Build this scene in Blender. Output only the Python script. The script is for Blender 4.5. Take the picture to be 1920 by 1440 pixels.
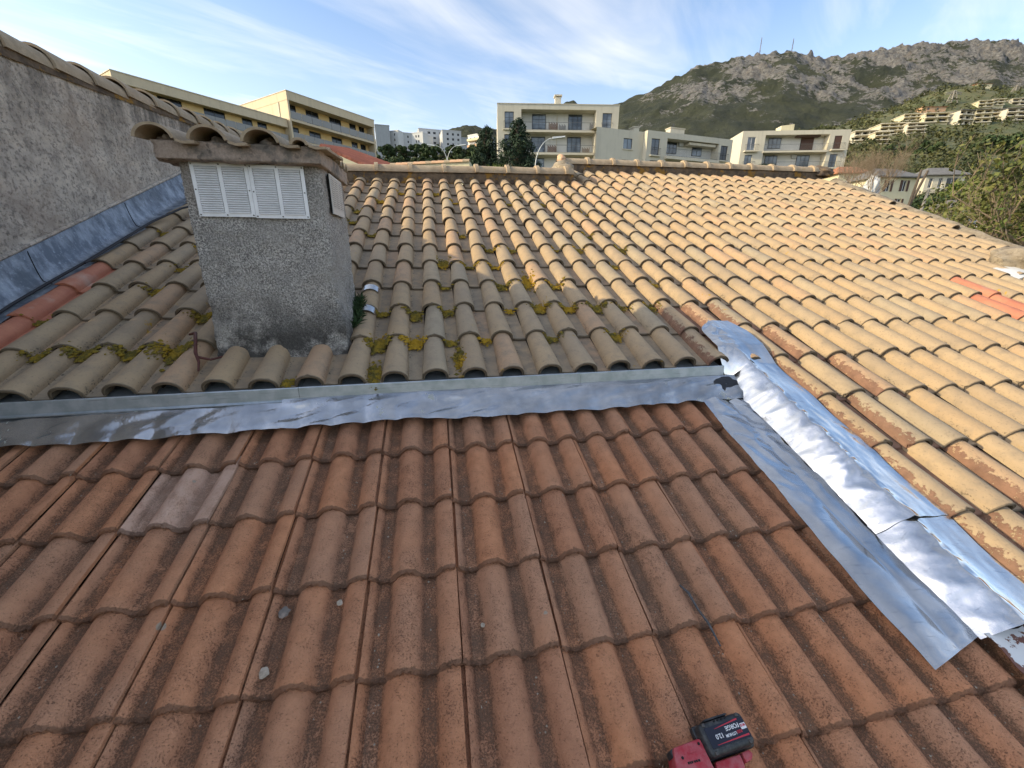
import bpy, bmesh, math, random
import numpy as np
from mathutils import Vector, Matrix, noise as mnoise

# ------------------------------------------------------------------ camera, sky, sun, exposure
sc = bpy.context.scene
for o_ in list(bpy.data.objects): bpy.data.objects.remove(o_)
COL = sc.collection
H = 8.0                              # camera height above the street (m)
FPX, PITCH = 766.2, .3047            # focal length in photo pixels (1920 wide), tilt below the horizon
cam = bpy.data.cameras.new('camera'); cam_o = bpy.data.objects.new('camera', cam); COL.objects.link(cam_o)
cam.sensor_width = 36; cam.lens = 36*FPX/1920; cam.clip_start = .02; cam.clip_end = 20000
cam_o.location = (0, 0, H); cam_o.rotation_euler = (math.pi/2-PITCH, 0, 0)
sc.camera = cam_o
sc.render.resolution_x, sc.render.resolution_y = 1024, 768
AZ_ROOF = -.1814
SUN_AZ = 1.5*math.pi+AZ_ROOF          # compass direction the sun stands in (from +Y towards +X): along the ridge, from the left
SUN_EL = math.radians(26.0)
sun_to = Vector((math.sin(SUN_AZ)*math.cos(SUN_EL), math.cos(SUN_AZ)*math.cos(SUN_EL), math.sin(SUN_EL)))
world = bpy.data.worlds.new('World'); sc.world = world; world.use_nodes = True
sun = bpy.data.lights.new('sun', 'SUN'); sun.energy = 2.0; sun.angle = math.radians(.55); sun.color = (1, .82, .50)
sun_o = bpy.data.objects.new('sun', sun); COL.objects.link(sun_o); sun_o.location = (-20, -5, 30)
sun_o.rotation_euler = (-sun_to).to_track_quat('-Z', 'Y').to_euler()
vs = sc.view_settings; vs.view_transform = 'Standard'; vs.look = 'None'; vs.exposure = 1.36; vs.gamma = 1; vs.use_curve_mapping = False
sc.render.engine = 'CYCLES'; cy = sc.cycles; cy.max_bounces = 6; cy.diffuse_bounces = 3; cy.glossy_bounces = 3; cy.transmission_bounces = 2; cy.volume_bounces = 0; cy.use_adaptive_sampling = True; cy.adaptive_threshold = .02; cy.caustics_reflective = False

class NT:
    """small helper to write node trees"""
    def __init__(s, tree): s.t = tree; tree.nodes.clear()
    def n(s, kind, ins=None, **kw):
        nd = s.t.nodes.new(kind)
        for k, v in kw.items(): setattr(nd, k, v)
        for k, v in (ins or {}).items():
            sock = nd.inputs[k]
            if hasattr(v, 'is_linked') or hasattr(v, 'node'): s.t.links.new(v, sock)
            else: sock.default_value = v
        return nd
    def math(s, op, a, b=0.0, c=0.0, clamp=False):
        nd = s.t.nodes.new('ShaderNodeMath'); nd.operation = op; nd.use_clamp = clamp
        for i, v in enumerate((a, b, c)):
            if hasattr(v, 'node'): s.t.links.new(v, nd.inputs[i])
            else: nd.inputs[i].default_value = v
        return nd.outputs[0]
    def mix(s, f, a, b, mode='MIX'):
        nd = s.t.nodes.new('ShaderNodeMix'); nd.data_type = 'RGBA'; nd.blend_type = mode
        for i, v in ((0, f), (6, a), (7, b)):
            if hasattr(v, 'node'): s.t.links.new(v, nd.inputs[i])
            else: nd.inputs[i].default_value = v if i == 0 else (*v[:3], 1)
        return nd.outputs[2]
    def ramp(s, f, pts, mode='LINEAR'):
        nd = s.t.nodes.new('ShaderNodeValToRGB'); nd.color_ramp.interpolation = mode
        e = nd.color_ramp.elements
        while len(e) < len(pts): e.new(.5)
        for q, (p_, c_) in zip(e, pts):
            q.position = p_; q.color = (c_, c_, c_, 1) if not hasattr(c_, '__len__') else (*c_[:3], 1)
        s.t.links.new(f, nd.inputs[0]); return nd.outputs[0]
    def step(s, f, lo, hi):
        nd = s.t.nodes.new('ShaderNodeMapRange'); nd.inputs[1].default_value = lo; nd.inputs[2].default_value = hi; nd.clamp = True
        s.t.links.new(f, nd.inputs[0]); return nd.outputs[0]
    def noise(s, vec, scale, detail=4, rough=.55, dist=0):
        nd = s.n('ShaderNodeTexNoise', {'Scale': scale, 'Detail': detail, 'Roughness': rough, 'Distortion': dist})
        if vec is not None: s.t.links.new(vec, nd.inputs['Vector'])
        return nd.outputs[0]
    def voro(s, vec, scale, feat='F1', out=0, rand=1):
        nd = s.n('ShaderNodeTexVoronoi', {'Scale': scale, 'Randomness': rand}, feature=feat)
        s.t.links.new(vec, nd.inputs['Vector']); return nd.outputs[out]
    def mapv(s, vec, scale=(1, 1, 1), loc=(0, 0, 0), rot=(0, 0, 0)):
        nd = s.n('ShaderNodeMapping', {'Scale': scale, 'Location': loc, 'Rotation': rot}); s.t.links.new(vec, nd.inputs['Vector']); return nd.outputs[0]

def sky_nodes():
    g = NT(world.node_tree)
    sky = g.n('ShaderNodeTexSky', sky_type='NISHITA', sun_disc=False, sun_elevation=SUN_EL, sun_rotation=SUN_AZ, altitude=100, air_density=1.0, dust_density=1.6, ozone_density=2.0)
    co = g.n('ShaderNodeTexCoord').outputs['Generated']
    # thin cirrus: noise on the plane where the view ray meets a cloud deck
    sep = g.n('ShaderNodeSeparateXYZ', {0: co})
    z = g.math('MAXIMUM', sep.outputs[2], .06)
    px = g.math('DIVIDE', sep.outputs[0], z); py = g.math('DIVIDE', sep.outputs[1], z)
    v = g.n('ShaderNodeCombineXYZ', {0: px, 1: py, 2: 0.0}).outputs[0]
    vr = g.mapv(v, (1, 1, 1), (0, 0, 0), (0, 0, math.radians(52)))
    v1 = g.mapv(vr, (.62, .20, 1), (2.3, .35, 0))
    n1 = g.noise(v1, 1.0, 5, .55, 1.0)
    v2 = g.mapv(g.mapv(v, (1, 1, 1), (0, 0, 0), (0, 0, math.radians(38))), (1.5, .45, 1), (1.0, 2.0, 0))
    n2 = g.noise(v2, 1.4, 6, .60, .9)
    c = g.math('ADD', g.math('MULTIPLY', n1, .68), g.math('MULTIPLY', n2, .34))
    c = g.step(c, .375, .65)
    c = g.math('MULTIPLY', g.math('POWER', c, 1.4), .86)
    low = g.math('MULTIPLY', g.step(sep.outputs[2], .45, .10), .40)      # hazier towards the horizon
    c = g.math('MAXIMUM', c, low)
    hsv = g.n('ShaderNodeHueSaturation', {'Saturation': 1.04, 'Value': 1.0, 'Color': sky.outputs[0]})
    bw = g.n('ShaderNodeRGBToBW', {0: sky.outputs[0]}).outputs[0]
    cl = g.n('ShaderNodeCombineColor', {0: g.math('MULTIPLY_ADD', bw, .80, 2.6), 1: g.math('MULTIPLY_ADD', bw, .80, 2.62), 2: g.math('MULTIPLY_ADD', bw, .80, 2.66)}).outputs[0]
    colr = g.mix(c, hsv.outputs[0], cl)
    bg = g.n('ShaderNodeBackground', {'Color': colr, 'Strength': .112})
    g.t.links.new(bg.outputs[0], g.n('ShaderNodeOutputWorld').inputs[0])
sky_nodes()

# ------------------------------------------------------------------ geometry helpers
RNG = random.Random(7)
NPR = np.random.default_rng(11)
F_ = np.array([0, math.cos(PITCH), -math.sin(PITCH)]); U_ = np.array([0, math.sin(PITCH), math.cos(PITCH)])
C0 = np.array([0, 0, H])
def ray(x, y): return np.array([(x-960)/FPX, 0, 0]) + U_*((720-y)/FPX) + F_
def at(x, y, Y):
    """world point seen at photo pixel (x, y) that stands at distance Y ahead"""
    d = ray(x, y); return C0 + d*(Y/d[1])

def tag(o, label=None, cat=None, group=None, kind=None):
    if label: o['label'] = label
    if cat: o['category'] = cat
    if group: o['group'] = group
    if kind: o['kind'] = kind
    return o
def mk(name, v, f, mat, parent=None, uv=None, smooth=None, mats=None, midx=None):
    me = bpy.data.meshes.new(name)
    me.from_pydata([tuple(map(float, q)) for q in v], [], [tuple(map(int, q)) for q in f])
    return mko(name, me, mat, parent, uv, smooth, mats, midx)
def mko(name, me, mat, parent=None, uv=None, smooth=None, mats=None, midx=None):
    if uv is not None:
        ul = me.uv_layers.new(name='UVMap'); li = np.zeros(len(me.loops), np.int32); me.loops.foreach_get('vertex_index', li)
        ul.data.foreach_set('uv', np.asarray(uv, np.float32)[li].ravel())
    for m in (mats or ([mat] if mat else [])): me.materials.append(m)
    if midx is not None: me.polygons.foreach_set('material_index', np.asarray(midx, np.int32))
    if smooth is not None:
        me.polygons.foreach_set('use_smooth', np.ones(len(me.polygons), bool)); me.set_sharp_from_angle(angle=math.radians(smooth))
    me.update()
    o = bpy.data.objects.new(name, me); COL.objects.link(o); par(o, parent)
    return o
def par(o, parent):
    if parent is not None:
        o.parent = parent; o.matrix_parent_inverse = wmat(parent).inverted()
WM = {}
def wmat(p):
    return WM.get(p.name, Matrix.Identity(4))
def thing(name, label, cat, loc=(0, 0, 0), group=None):
    o = bpy.data.objects.new(name, None); COL.objects.link(o); o.location = Vector(loc); o.empty_display_size = .2
    WM[o.name] = Matrix.Translation(Vector(loc)); return tag(o, label, cat, group)
def quadgrid(nu, nv, off=0):
    f = []
    for i in range(nv-1):
        for j in range(nu-1):
            a = off+i*nu+j; f.append((a, a+1, a+nu+1, a+nu))
    return f
class MB:
    """collects vertices and faces of one mesh"""
    def __init__(s): s.v = []; s.f = []; s.m = []
    def add(s, v, f, m=0):
        o = len(s.v); s.v += [tuple(map(float, q)) for q in v]; s.f += [tuple(i+o for i in q) for q in f]; s.m += [m]*len(f); return s
    def hexa(s, c, m=0):
        return s.add(c, [(0, 3, 2, 1), (4, 5, 6, 7), (0, 1, 5, 4), (1, 2, 6, 5), (2, 3, 7, 6), (3, 0, 4, 7)], m)
    def box(s, o, ax, lo, hi, m=0):
        """box in the frame o + ax[0]*x + ax[1]*y + ax[2]*z"""
        P = [np.asarray(o)+np.asarray(ax[0])*x+np.asarray(ax[1])*y+np.asarray(ax[2])*z for z in (lo[2], hi[2]) for x, y in ((lo[0], lo[1]), (hi[0], lo[1]), (hi[0], hi[1]), (lo[0], hi[1]))]
        return s.hexa(P, m)
    def quad(s, a, b, c, d, m=0): return s.add([a, b, c, d], [(0, 1, 2, 3)], m)
    def tube(s, pts, r, seg=8, cap=True, m=0):
        pts = [Vector(p) for p in pts]; n = len(pts); rr = r if hasattr(r, '__len__') else [r]*n
        V = []; prev = None
        for i, p in enumerate(pts):
            t = (pts[min(i+1, n-1)]-pts[max(i-1, 0)]).normalized()
            if prev is None: a = t.orthogonal().normalized()
            else:
                a = prev-t*prev.dot(t); a = a.normalized() if a.length > 1e-6 else t.orthogonal().normalized()
            prev = a; b = t.cross(a)
            for k in range(seg):
                q = 2*math.pi*k/seg; V.append(p+(a*math.cos(q)+b*math.sin(q))*rr[i])
        f = []
        for i in range(n-1):
            for k in range(seg):
                k2 = (k+1) % seg; f.append((i*seg+k, i*seg+k2, (i+1)*seg+k2, (i+1)*seg+k))
        if cap: f.append(tuple(range(seg))[::-1]); f.append(tuple((n-1)*seg+k for k in range(seg)))
        return s.add(V, f, m)
    def build(s, name, mat, parent=None, smooth=None, mats=None):
        return mk(name, s.v, s.f, mat, parent, None, smooth, mats, s.m if mats else None)
def copy_tree(o, parent=None, mat=None):
    c = o.copy(); COL.objects.link(c); c.parent = parent
    for ch in o.children: copy_tree(ch, c)
    return c
def fbm(p, oct=4, lac=2.0, gain=.5):
    a = 1; s = 0; q = Vector(p)
    for _ in range(oct): s += a*mnoise.noise(q); q = q*lac; a *= gain
    return s
def frame(az, sl, o):
    up = np.array([math.sin(az)*math.cos(sl), math.cos(az)*math.cos(sl), math.sin(sl)])
    rt = np.array([math.cos(az), -math.sin(az), 0.]); return np.array(o, float)+C0, rt, up, np.cross(rt, up)
FB = frame(AZ_ROOF, .3726, (-.3952, 2.0167, -.5561)); FT = frame(-.1757, .3357, (-.8813, 1.6219, -.8416))
WB, LB, WT, LT = .205, .3631, .30, .2987
HZ = np.array([math.sin(AZ_ROOF), math.cos(AZ_ROOF), 0.])
UZ = np.array([0, 0, 1.])
def PB(u, v, h=0): return FB[0]+FB[1]*u+FB[2]*v+FB[3]*h
def PT(u, v, h=0): return FT[0]+FT[1]*u+FT[2]*v+FT[3]*h
def PD(u, d, z): return FB[0]+FB[1]*u+HZ*d+UZ*z             # level frame at the beige eave
def fmat(fr, u, v, h, jit=None):
    o = fr[0]+fr[1]*u+fr[2]*v+fr[3]*h
    m = Matrix(((fr[1][0], fr[2][0], fr[3][0], o[0]), (fr[1][1], fr[2][1], fr[3][1], o[1]), (fr[1][2], fr[2][2], fr[3][2], o[2]), (0, 0, 0, 1)))
    return m @ jit if jit is not None else m
# ------------------------------------------------------------------ materials
def material(name, fn, **kw):
    m = bpy.data.materials.new(name); m.use_nodes = True; g = NT(m.node_tree)
    out = g.n('ShaderNodeOutputMaterial'); b = g.n('ShaderNodeBsdfPrincipled')
    g.t.links.new(b.outputs[0], out.inputs[0])
    d = fn(g) or {}
    for k, v in {**d, **kw}.items():
        if k == 'bump':
            hgt, strength, dist = v
            bn = g.n('ShaderNodeBump', {'Height': hgt, 'Strength': strength, 'Distance': dist}); g.t.links.new(bn.outputs[0], b.inputs['Normal'])
        else:
            s = b.inputs[k]
            if hasattr(v, 'node'): g.t.links.new(v, s)
            else: s.default_value = (*v[:3], 1) if hasattr(v, '__len__') and len(v) == 3 and s.type == 'RGBA' else v
    return m
def pos(g): return g.n('ShaderNodeNewGeometry').outputs['Position']
def rnd(g):
    a = g.n('ShaderNodeObjectInfo').outputs['Random']; b = g.n('ShaderNodeNewGeometry').outputs['Random Per Island']
    return g.math('FRACT', g.math('ADD', g.math('MULTIPLY', a, 3.77), g.math('MULTIPLY', b, 7.13)))
def uvs(g):
    u = g.n('ShaderNodeUVMap').outputs[0]; s = g.n('ShaderNodeSeparateXYZ', {0: u}); return u, s.outputs[0], s.outputs[1]

def beige_fn(peel=0.0, base=(.410, .308, .195)):
    def fn(g):
        p = pos(g); r = rnd(g); u, ux, uy = uvs(g)
        big = g.noise(p, 2.2, 2); mid = g.noise(p, 14, 4, .64); fine = g.noise(p, 95, 3, .64)
        c = g.mix(g.step(big, .36, .64), base, (base[0]*.80, base[1]*.83, base[2]*.90))
        c = g.mix(g.math('MULTIPLY', r, .5), c, (base[0]*1.08, base[1]*.93, base[2]*.74))
        c = g.mix(g.math('MULTIPLY', g.step(r, .86, .9), .5), c, (.46, .285, .18))
        c = g.mix(g.math('MULTIPLY', g.step(r, .16, .04), .4), c, (.33, .285, .205))
        c = g.mix(g.math('MULTIPLY', g.step(mid, .47, .70), .62), c, (.26, .205, .145))       # weather stains
        c = g.mix(g.math('MULTIPLY', g.step(fine, .57, .70), .50), c, (.18, .14, .10))
        # grime in the pan beside the roll, black dots along the two feet of the roll
        pan = g.math('MULTIPLY', g.step(ux, .66, .72), g.step(ux, 1.25, 1.0))
        c = g.mix(g.math('MULTIPLY', pan, g.math('MULTIPLY', g.step(mid, .25, .58), .75)), c, (.225, .18, .13))
        foot = g.math('ADD', g.step(ux, .055, .0), g.math('MULTIPLY', g.step(ux, .62, .675), g.step(ux, .76, .69)))
        dots = g.step(g.math('ADD', fine, g.math('MULTIPLY', mid, .5)), .84, .90)
        c = g.mix(g.math('MULTIPLY', foot, g.math('MULTIPLY', dots, .9)), c, (.035, .03, .025))
        lip = g.step(uy, .012, -.012)
        c = g.mix(g.math('MULTIPLY', lip, .82), c, (.120, .096, .068))  # lips and undersides coloured dark: painted shade lines between the rows
        ly = g.math('MULTIPLY', g.step(g.noise(p, 9.5, 4, .7), .66, .70), g.step(big, .49, .60))
        c = g.mix(g.math('MULTIPLY', ly, .85), c, (.42, .25, .02))
        hgt = g.math('ADD', g.math('MULTIPLY', g.noise(p, 80, 3, .65), .8), 0)
        if peel:
            n = g.noise(p, 34, 6, .74, .3)
            fl = g.math('ADD', g.math('MULTIPLY', g.step(ux, .30, .0), .42), n)            # flakes off on the near flank
            k = g.step(fl, .80-peel, .83-peel)
            br = g.mix(g.step(mid, .4, .65), (.22, .115, .078), (.14, .070, .05))
            k = g.math('MULTIPLY', g.math('MAXIMUM', k, g.math('MULTIPLY', pan, .9)), .85)
            c = g.mix(k, c, br)
            hgt = g.math('SUBTRACT', hgt, g.math('MULTIPLY', k, 1.0))
        return {'Base Color': c, 'Roughness': .88, 'bump': (hgt, .6, .004), 'Specular IOR Level': .3}
    return fn
M = {}
M['beige'] = material('beige_clay_tile', beige_fn())
M['beige_peel'] = material('peeling_beige_tile', beige_fn(.065))
M['beige_peel2'] = material('half_peeled_beige_tile', beige_fn(.0))
def redtile(g):
    p = pos(g); mid = g.noise(p, 7, 4, .6); fine = g.noise(p, 120, 3); r = rnd(g)
    c = g.mix(g.step(mid, .38, .62), (.50, .20, .115), (.42, .15, .09))
    c = g.mix(g.math('MULTIPLY', g.step(g.noise(p, 4.1, 3), .57, .68), .75), c, (.50, .36, .28))
    c = g.mix(g.math('MULTIPLY', g.step(fine, .55, .7), .2), c, (.2, .09, .06))
    return {'Base Color': c, 'Roughness': .8, 'bump': (fine, .3, .003)}
M['red'] = material('new_red_clay_tile', redtile)
def terra(pale):
    def fn(g):
        p = pos(g); r = rnd(g); u, ux, uy = uvs(g)
        big = g.noise(p, 2.6, 3, .6); mid = g.noise(p, 21, 4, .66); spk = g.noise(p, 200, 4, .82); fine = g.noise(p, 330, 2, .6)
        base, b2 = ((.74, .49, .36), (.66, .40, .28)) if pale else ((.67, .305, .155), (.58, .255, .128))
        c = g.mix(g.step(mid, .36, .62), base, b2)
        c = g.mix(g.math('MULTIPLY', g.step(g.math('ADD', g.math('MULTIPLY', big, .7), g.math('MULTIPLY', r, .38)), .42, .68), .2 if pale else .42), c, (.45, .285, .195))
        c = g.mix(g.math('MULTIPLY', g.step(r, .62, 1.0), .0 if pale else .25), c, (.50, .31, .20))
        c = g.mix(g.math('MULTIPLY', g.step(r, .22, .02), .0 if pale else .32), c, (.33, .20, .145))
        # dark algae: in the valleys, in specks on the rolls
        val = g.math('MAXIMUM', g.math('MULTIPLY', g.step(ux, .06, .11), g.step(ux, .275, .225)), g.math('MULTIPLY', g.step(ux, .57, .62), g.step(ux, .775, .73)))
        amt = g.math('ADD', g.math('MULTIPLY', val, .11), g.math('MULTIPLY_ADD', g.step(big, .36, .66),   .055, -.055))
        k = g.step(g.math('ADD', g.math('ADD', spk, amt), g.math('MULTIPLY', g.math('SUBTRACT', mid, .5), .20)), .545, .60)
        c = g.mix(g.math('MULTIPLY', k, .3 if pale else .64), c, (.085, .057, .038))
        c = g.mix(g.math('MULTIPLY', val, g.math('MULTIPLY', g.step(mid, .30, .60), .15 if pale else .42)), c, (.20, .135, .092))
        lip = g.step(uy, .012, -.012)
        c = g.mix(g.math('MULTIPLY', lip, .66), c, (.135, .080, .054))
        gr = g.step(fine, .70, .76)
        c = g.mix(g.math('MULTIPLY', gr, .55), c, (.66, .52, .43))
        lv = g.n('ShaderNodeTexVoronoi', {'Scale': 8.5, 'Randomness': 1.0, 'Vector': p})
        rad = g.step(g.n('ShaderNodeSeparateColor', {0: lv.outputs['Color']}).outputs[0], .78, 1.0)
        lk = g.math('LESS_THAN', g.math('ADD', lv.outputs[0], g.math('MULTIPLY_ADD', mid, .16, -.08)), g.math('MULTIPLY', rad, .15))
        c = g.mix(g.math('MULTIPLY', lk, .8), c, (.40, .36, .28))
        hgt = g.math('ADD', g.noise(p, 150, 3, .74), g.math('MULTIPLY', k, -.22))
        return {'Base Color': c, 'Roughness': .93, 'bump': (hgt, 1.0, .009), 'Specular IOR Level': .22}
    return fn
M['terra'] = material('weathered_terracotta_tile', terra(False)); M['terra_pale'] = material('pale_terracotta_tile', terra(True))
def render_wall(g):
    p = pos(g)
    big = g.noise(p, 1.6, 4, .6); mid = g.noise(p, 9, 6, .68); fine = g.noise(p, 60, 5, .7)
    c = g.mix(g.step(mid, .38, .62), (.64, .555, .46), (.45, .39, .33))
    c = g.mix(g.math('MULTIPLY', g.step(g.noise(p, 30, 4, .74), .48, .62), .60), c, (.15, .13, .115))
    c = g.mix(g.math('MULTIPLY', g.step(fine, .56, .66), .5), c, (.08, .07, .062))
    z = g.n('ShaderNodeSeparateXYZ', {0: p}).outputs[2]
    # run-off stains hanging from the coping
    st = g.noise(g.mapv(p, (5.5, 5.5, .75)), 1.3, 5, .62)
    top = g.step(z, H+.70, H+1.30)
    c = g.mix(g.math('MULTIPLY', g.math('MULTIPLY', g.step(st, .42, .58), top), .85), c, (.085, .078, .07))
    c = g.mix(g.math('MULTIPLY', g.step(big, .52, .66), .35), c, (.40, .30, .225))
    hgt = g.math('ADD', g.math('MULTIPLY', g.noise(p, 38, 5, .7), 1.0), g.math('MULTIPLY', fine, .6))
    return {'Base Color': c, 'Roughness': .95, 'bump': (hgt, 1.0, .012), 'Specular IOR Level': .2}
M['render'] = material('rough_cement_render', render_wall)
def chim(g):
    p = pos(g)
    mid = g.noise(p, 8, 4, .66); fine = g.noise(p, 62, 3, .74); gran = g.noise(p, 130, 3, .80)
    c = g.mix(g.step(gran, .40, .62), (.15, .14, .13), (.70, .66, .60))
    c = g.mix(g.math('MULTIPLY', g.step(mid, .42, .60), .38), c, (.25, .24, .22))
    c = g.mix(g.math('MULTIPLY', g.step(g.noise(p, 3.2, 4, .6), .50, .62), .45), c, (.43, .40, .36))
    z = g.n('ShaderNodeSeparateXYZ', {0: p}).outputs[2]
    # pinkish where rain does not reach, under the slab
    t = g.math('MULTIPLY', g.step(z, H+.13, H+.40), g.step(g.noise(p, 5, 3), .42, .62))
    c = g.mix(g.math('MULTIPLY', t, .5), c, (.31, .235, .185))
    # flaking skin with white lime near the foot
    ft = g.step(z, H-.06, H-.38)
    w = g.math('MULTIPLY', ft, g.step(g.noise(p, 17, 6, .7), .56, .61))
    c = g.mix(g.math('MULTIPLY', w, .8), c, (.52, .48, .43))
    d = g.math('MULTIPLY', g.step(z, H-.16, H-.42), g.step(g.noise(p, 7, 5, .65), .40, .54))
    c = g.mix(g.math('MULTIPLY', d, .88), c, (.055, .052, .048))
    hgt = g.math('ADD', g.math('MULTIPLY', gran, .9), g.math('MULTIPLY', fine, 1.0))
    return {'Base Color': c, 'Roughness': .95, 'bump': (hgt, 1.0, .009), 'Specular IOR Level': .2}
M['chimney'] = material('pebbly_chimney_render', chim)
def capc(g):
    p = pos(g); mid = g.noise(p, 7, 5, .65); fine = g.noise(p, 110, 4, .7)
    c = g.mix(g.step(fine, .4, .62), (.42, .33, .265), (.32, .25, .20))
    c = g.mix(g.math('MULTIPLY', g.step(mid, .50, .60), .75), c, (.125, .118, .105))
    c = g.mix(g.math('MULTIPLY', g.step(g.noise(p, 26, 4), .58, .66), .6), c, (.055, .05, .045))
    return {'Base Color': c, 'Roughness': .95, 'bump': (g.math('ADD', fine, mid), .8, .005)}
M['cap'] = material('stained_cement_slab', capc)
def mortar(g):
    p = pos(g); mid = g.noise(p, 12, 5, .7)
    c = g.mix(g.step(mid, .40, .6), (.075, .055, .04), (.16, .115, .075))
    y = g.math('MULTIPLY', g.step(g.noise(p, 5.5, 5, .7), .54, .60), .85)
    c = g.mix(y, c, (.30, .155, .018))
    return {'Base Color': c, 'Roughness': .95, 'bump': (mid, .8, .01)}
M['mortar'] = material('mossy_ridge_mortar', mortar)
def mortar2(g):
    p = pos(g); mid = g.noise(p, 9, 6, .7)
    c = g.mix(g.step(mid, .40, .6), (.21, .165, .11), (.32, .265, .19))
    c = g.mix(g.math('MULTIPLY', g.step(g.noise(p, 30, 4), .55, .65), .6), c, (.10, .08, .055))
    return {'Base Color': c, 'Roughness': .95, 'bump': (mid, .8, .01)}
M['verge'] = material('weathered_verge_mortar', mortar2)
def zinc(g):
    p = pos(g); st = g.noise(g.mapv(p, (6, 6, 1.6)), 2.6, 6, .68); mid = g.noise(p, 5, 5, .65)
    c = g.mix(g.step(st, .40, .64), (.13, .15, .18), (.34, .37, .41))
    c = g.mix(g.math('MULTIPLY', g.step(mid, .52, .66), .6), c, (.11, .125, .14))
    c = g.mix(g.math('MULTIPLY', g.step(g.noise(p, 55, 4), .60, .7), .5), c, (.45, .5, .55))
    return {'Base Color': c, 'Roughness': g.math('MULTIPLY_ADD', mid, .35, .34), 'Metallic': .45, 'bump': (g.math('ADD', mid, g.math('MULTIPLY', st, .5)), .25, .01)}
M['zinc'] = material('blue_grey_zinc_sheet', zinc)
def lead(dull):
    def fn(g):
        p = pos(g); mid = g.noise(p, 6, 5, .6); fine = g.noise(p, 42, 4, .6); scr = g.noise(g.mapv(p, (8, 60, 30), (0, 0, 0), (0, 0, .7)), 1.5, 4, .6)
        if dull: c = g.mix(g.step(mid, .35, .65), (.58, .58, .58), (.34, .345, .35))
        else: c = g.mix(g.step(mid, .35, .65), (.70, .697, .69), (.54, .54, .542))
        c = g.mix(g.math('MULTIPLY', g.step(scr, .60, .72), .35), c, (.25, .27, .30))
        pt = 0
        if dull:
            pt = g.math('MULTIPLY', g.step(g.noise(p, 8.5, 5, .7), .625, .65), g.step(g.noise(p, 2.1, 2), .45, .55))
            c = g.mix(g.math('MULTIPLY', pt, .9), c, (.40, .41, .33))
            met = g.math('SUBTRACT', .92, g.math('MULTIPLY', pt, .9))
            ro = g.math('ADD', g.math('MULTIPLY_ADD', mid, .22, .10), g.math('MULTIPLY', pt, .4))
        else: met = .95; ro = g.math('MULTIPLY_ADD', mid, .14, .07)
        hgt = g.math('ADD', mid, g.math('MULTIPLY', fine, .35))
        return {'Base Color': c, 'Roughness': ro, 'Metallic': met, 'bump': (hgt, .30 if dull else .10, .012)}
    return fn
M['lead'] = material('dull_lead_sheet', lead(True)); M['alu'] = material('bright_aluminium_flashing', lead(False))
def galv(g):
    p = pos(g); mid = g.noise(p, 16, 5, .6)
    c = g.mix(g.step(mid, .40, .62), (.40, .45, .475), (.52, .555, .58))
    c = g.mix(g.math('MULTIPLY', g.step(g.noise(g.mapv(p, (3, 3, 60)), 2, 3), .62, .7), .5), c, (.2, .22, .24))
    return {'Base Color': c, 'Roughness': g.math('MULTIPLY_ADD', mid, .3, .28), 'Metallic': .75, 'bump': (mid, .12, .004)}
M['galv'] = material('galvanised_eave_strip', galv)
def simple(name, col, rough=.7, metal=0.0, var=.18, scale=6, bump=.2, **kw):
    def fn(g):
        p = pos(g); n = g.noise(p, scale, 5, .62)
        c = g.mix(g.step(n, .35, .65), col, tuple(x*(1-var) for x in col))
        return {'Base Color': c, 'Roughness': rough, 'Metallic': metal, 'bump': (n, bump, .01)}
    return material(name, fn, **kw)
M['vent'] = simple('aluminium_vent', (.86, .86, .86), .45, .08, .12, 18, .05)
M['vent_white'] = simple('white_vent', (.62, .61, .58), .5, .1, .12, 18, .05)
M['dark'] = simple('dark_void', (.012, .012, .013), .9)
M['screw'] = simple('steel_screw', (.12, .11, .10), .5, .6)
M['rubber'] = simple('black_cable', (.018, .018, .02), .55)
M['rust'] = simple('rusty_wire', (.105, .028, .018), .6, 0, .4, 60)
M['deck'] = simple('roof_underlay', (.045, .036, .03), .95)
M['twig'] = simple('dry_twig', (.10, .10, .105), .85, 0, .4, 80)
def redp(g):
    p = pos(g); d = g.noise(p, 45, 5, .68)
    c = g.mix(g.math('MULTIPLY', g.step(d, .38, .68), .60), (.40, .022, .035), (.44, .17, .17))
    return {'Base Color': c, 'Roughness': .5, 'bump': (d, .12, .002)}
M['redplastic'] = material('dusty_red_plastic', redp)
def blkp(g):
    p = pos(g); d = g.noise(p, 38, 5, .68)
    c = g.mix(g.math('MULTIPLY', g.step(d, .45, .72), .5), (.022, .025, .027), (.14, .14, .13))
    return {'Base Color': c, 'Roughness': .5, 'bump': (d, .12, .002)}
M['blackplastic'] = material('dusty_black_plastic', blkp)
M['labelblack'] = simple('battery_label', (.012, .015, .03), .35)
M['printwhite'] = simple('white_print', (.74, .74, .74), .5, 0, .03)
M['printred'] = simple('red_print', (.50, .03, .05), .5, 0, .03)
def mossf(g):
    p = pos(g); n = g.noise(p, 30, 4, .6)
    c = g.mix(g.step(n, .38, .62), (.27, .18, .015), (.095, .08, .015))
    c = g.mix(g.step(g.noise(p, 3.2, 2), .52, .62), c, (.36, .215, .012))
    return {'Base Color': c, 'Roughness': 1.0}
M['moss'] = material('yellow_moss', mossf)
M['weed'] = simple('weed_leaf', (.045, .095, .03), .7, 0, .5, 40)
def membrane(g):
    p = pos(g); k = g.step(g.noise(p, 16, 5, .7), .53, .55)
    return {'Base Color': g.mix(k, (.62, .63, .63), (.15, .06, .04)), 'Roughness': .6, 'bump': (k, .3, .004)}
M['membrane'] = material('torn_white_membrane', membrane)

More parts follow.
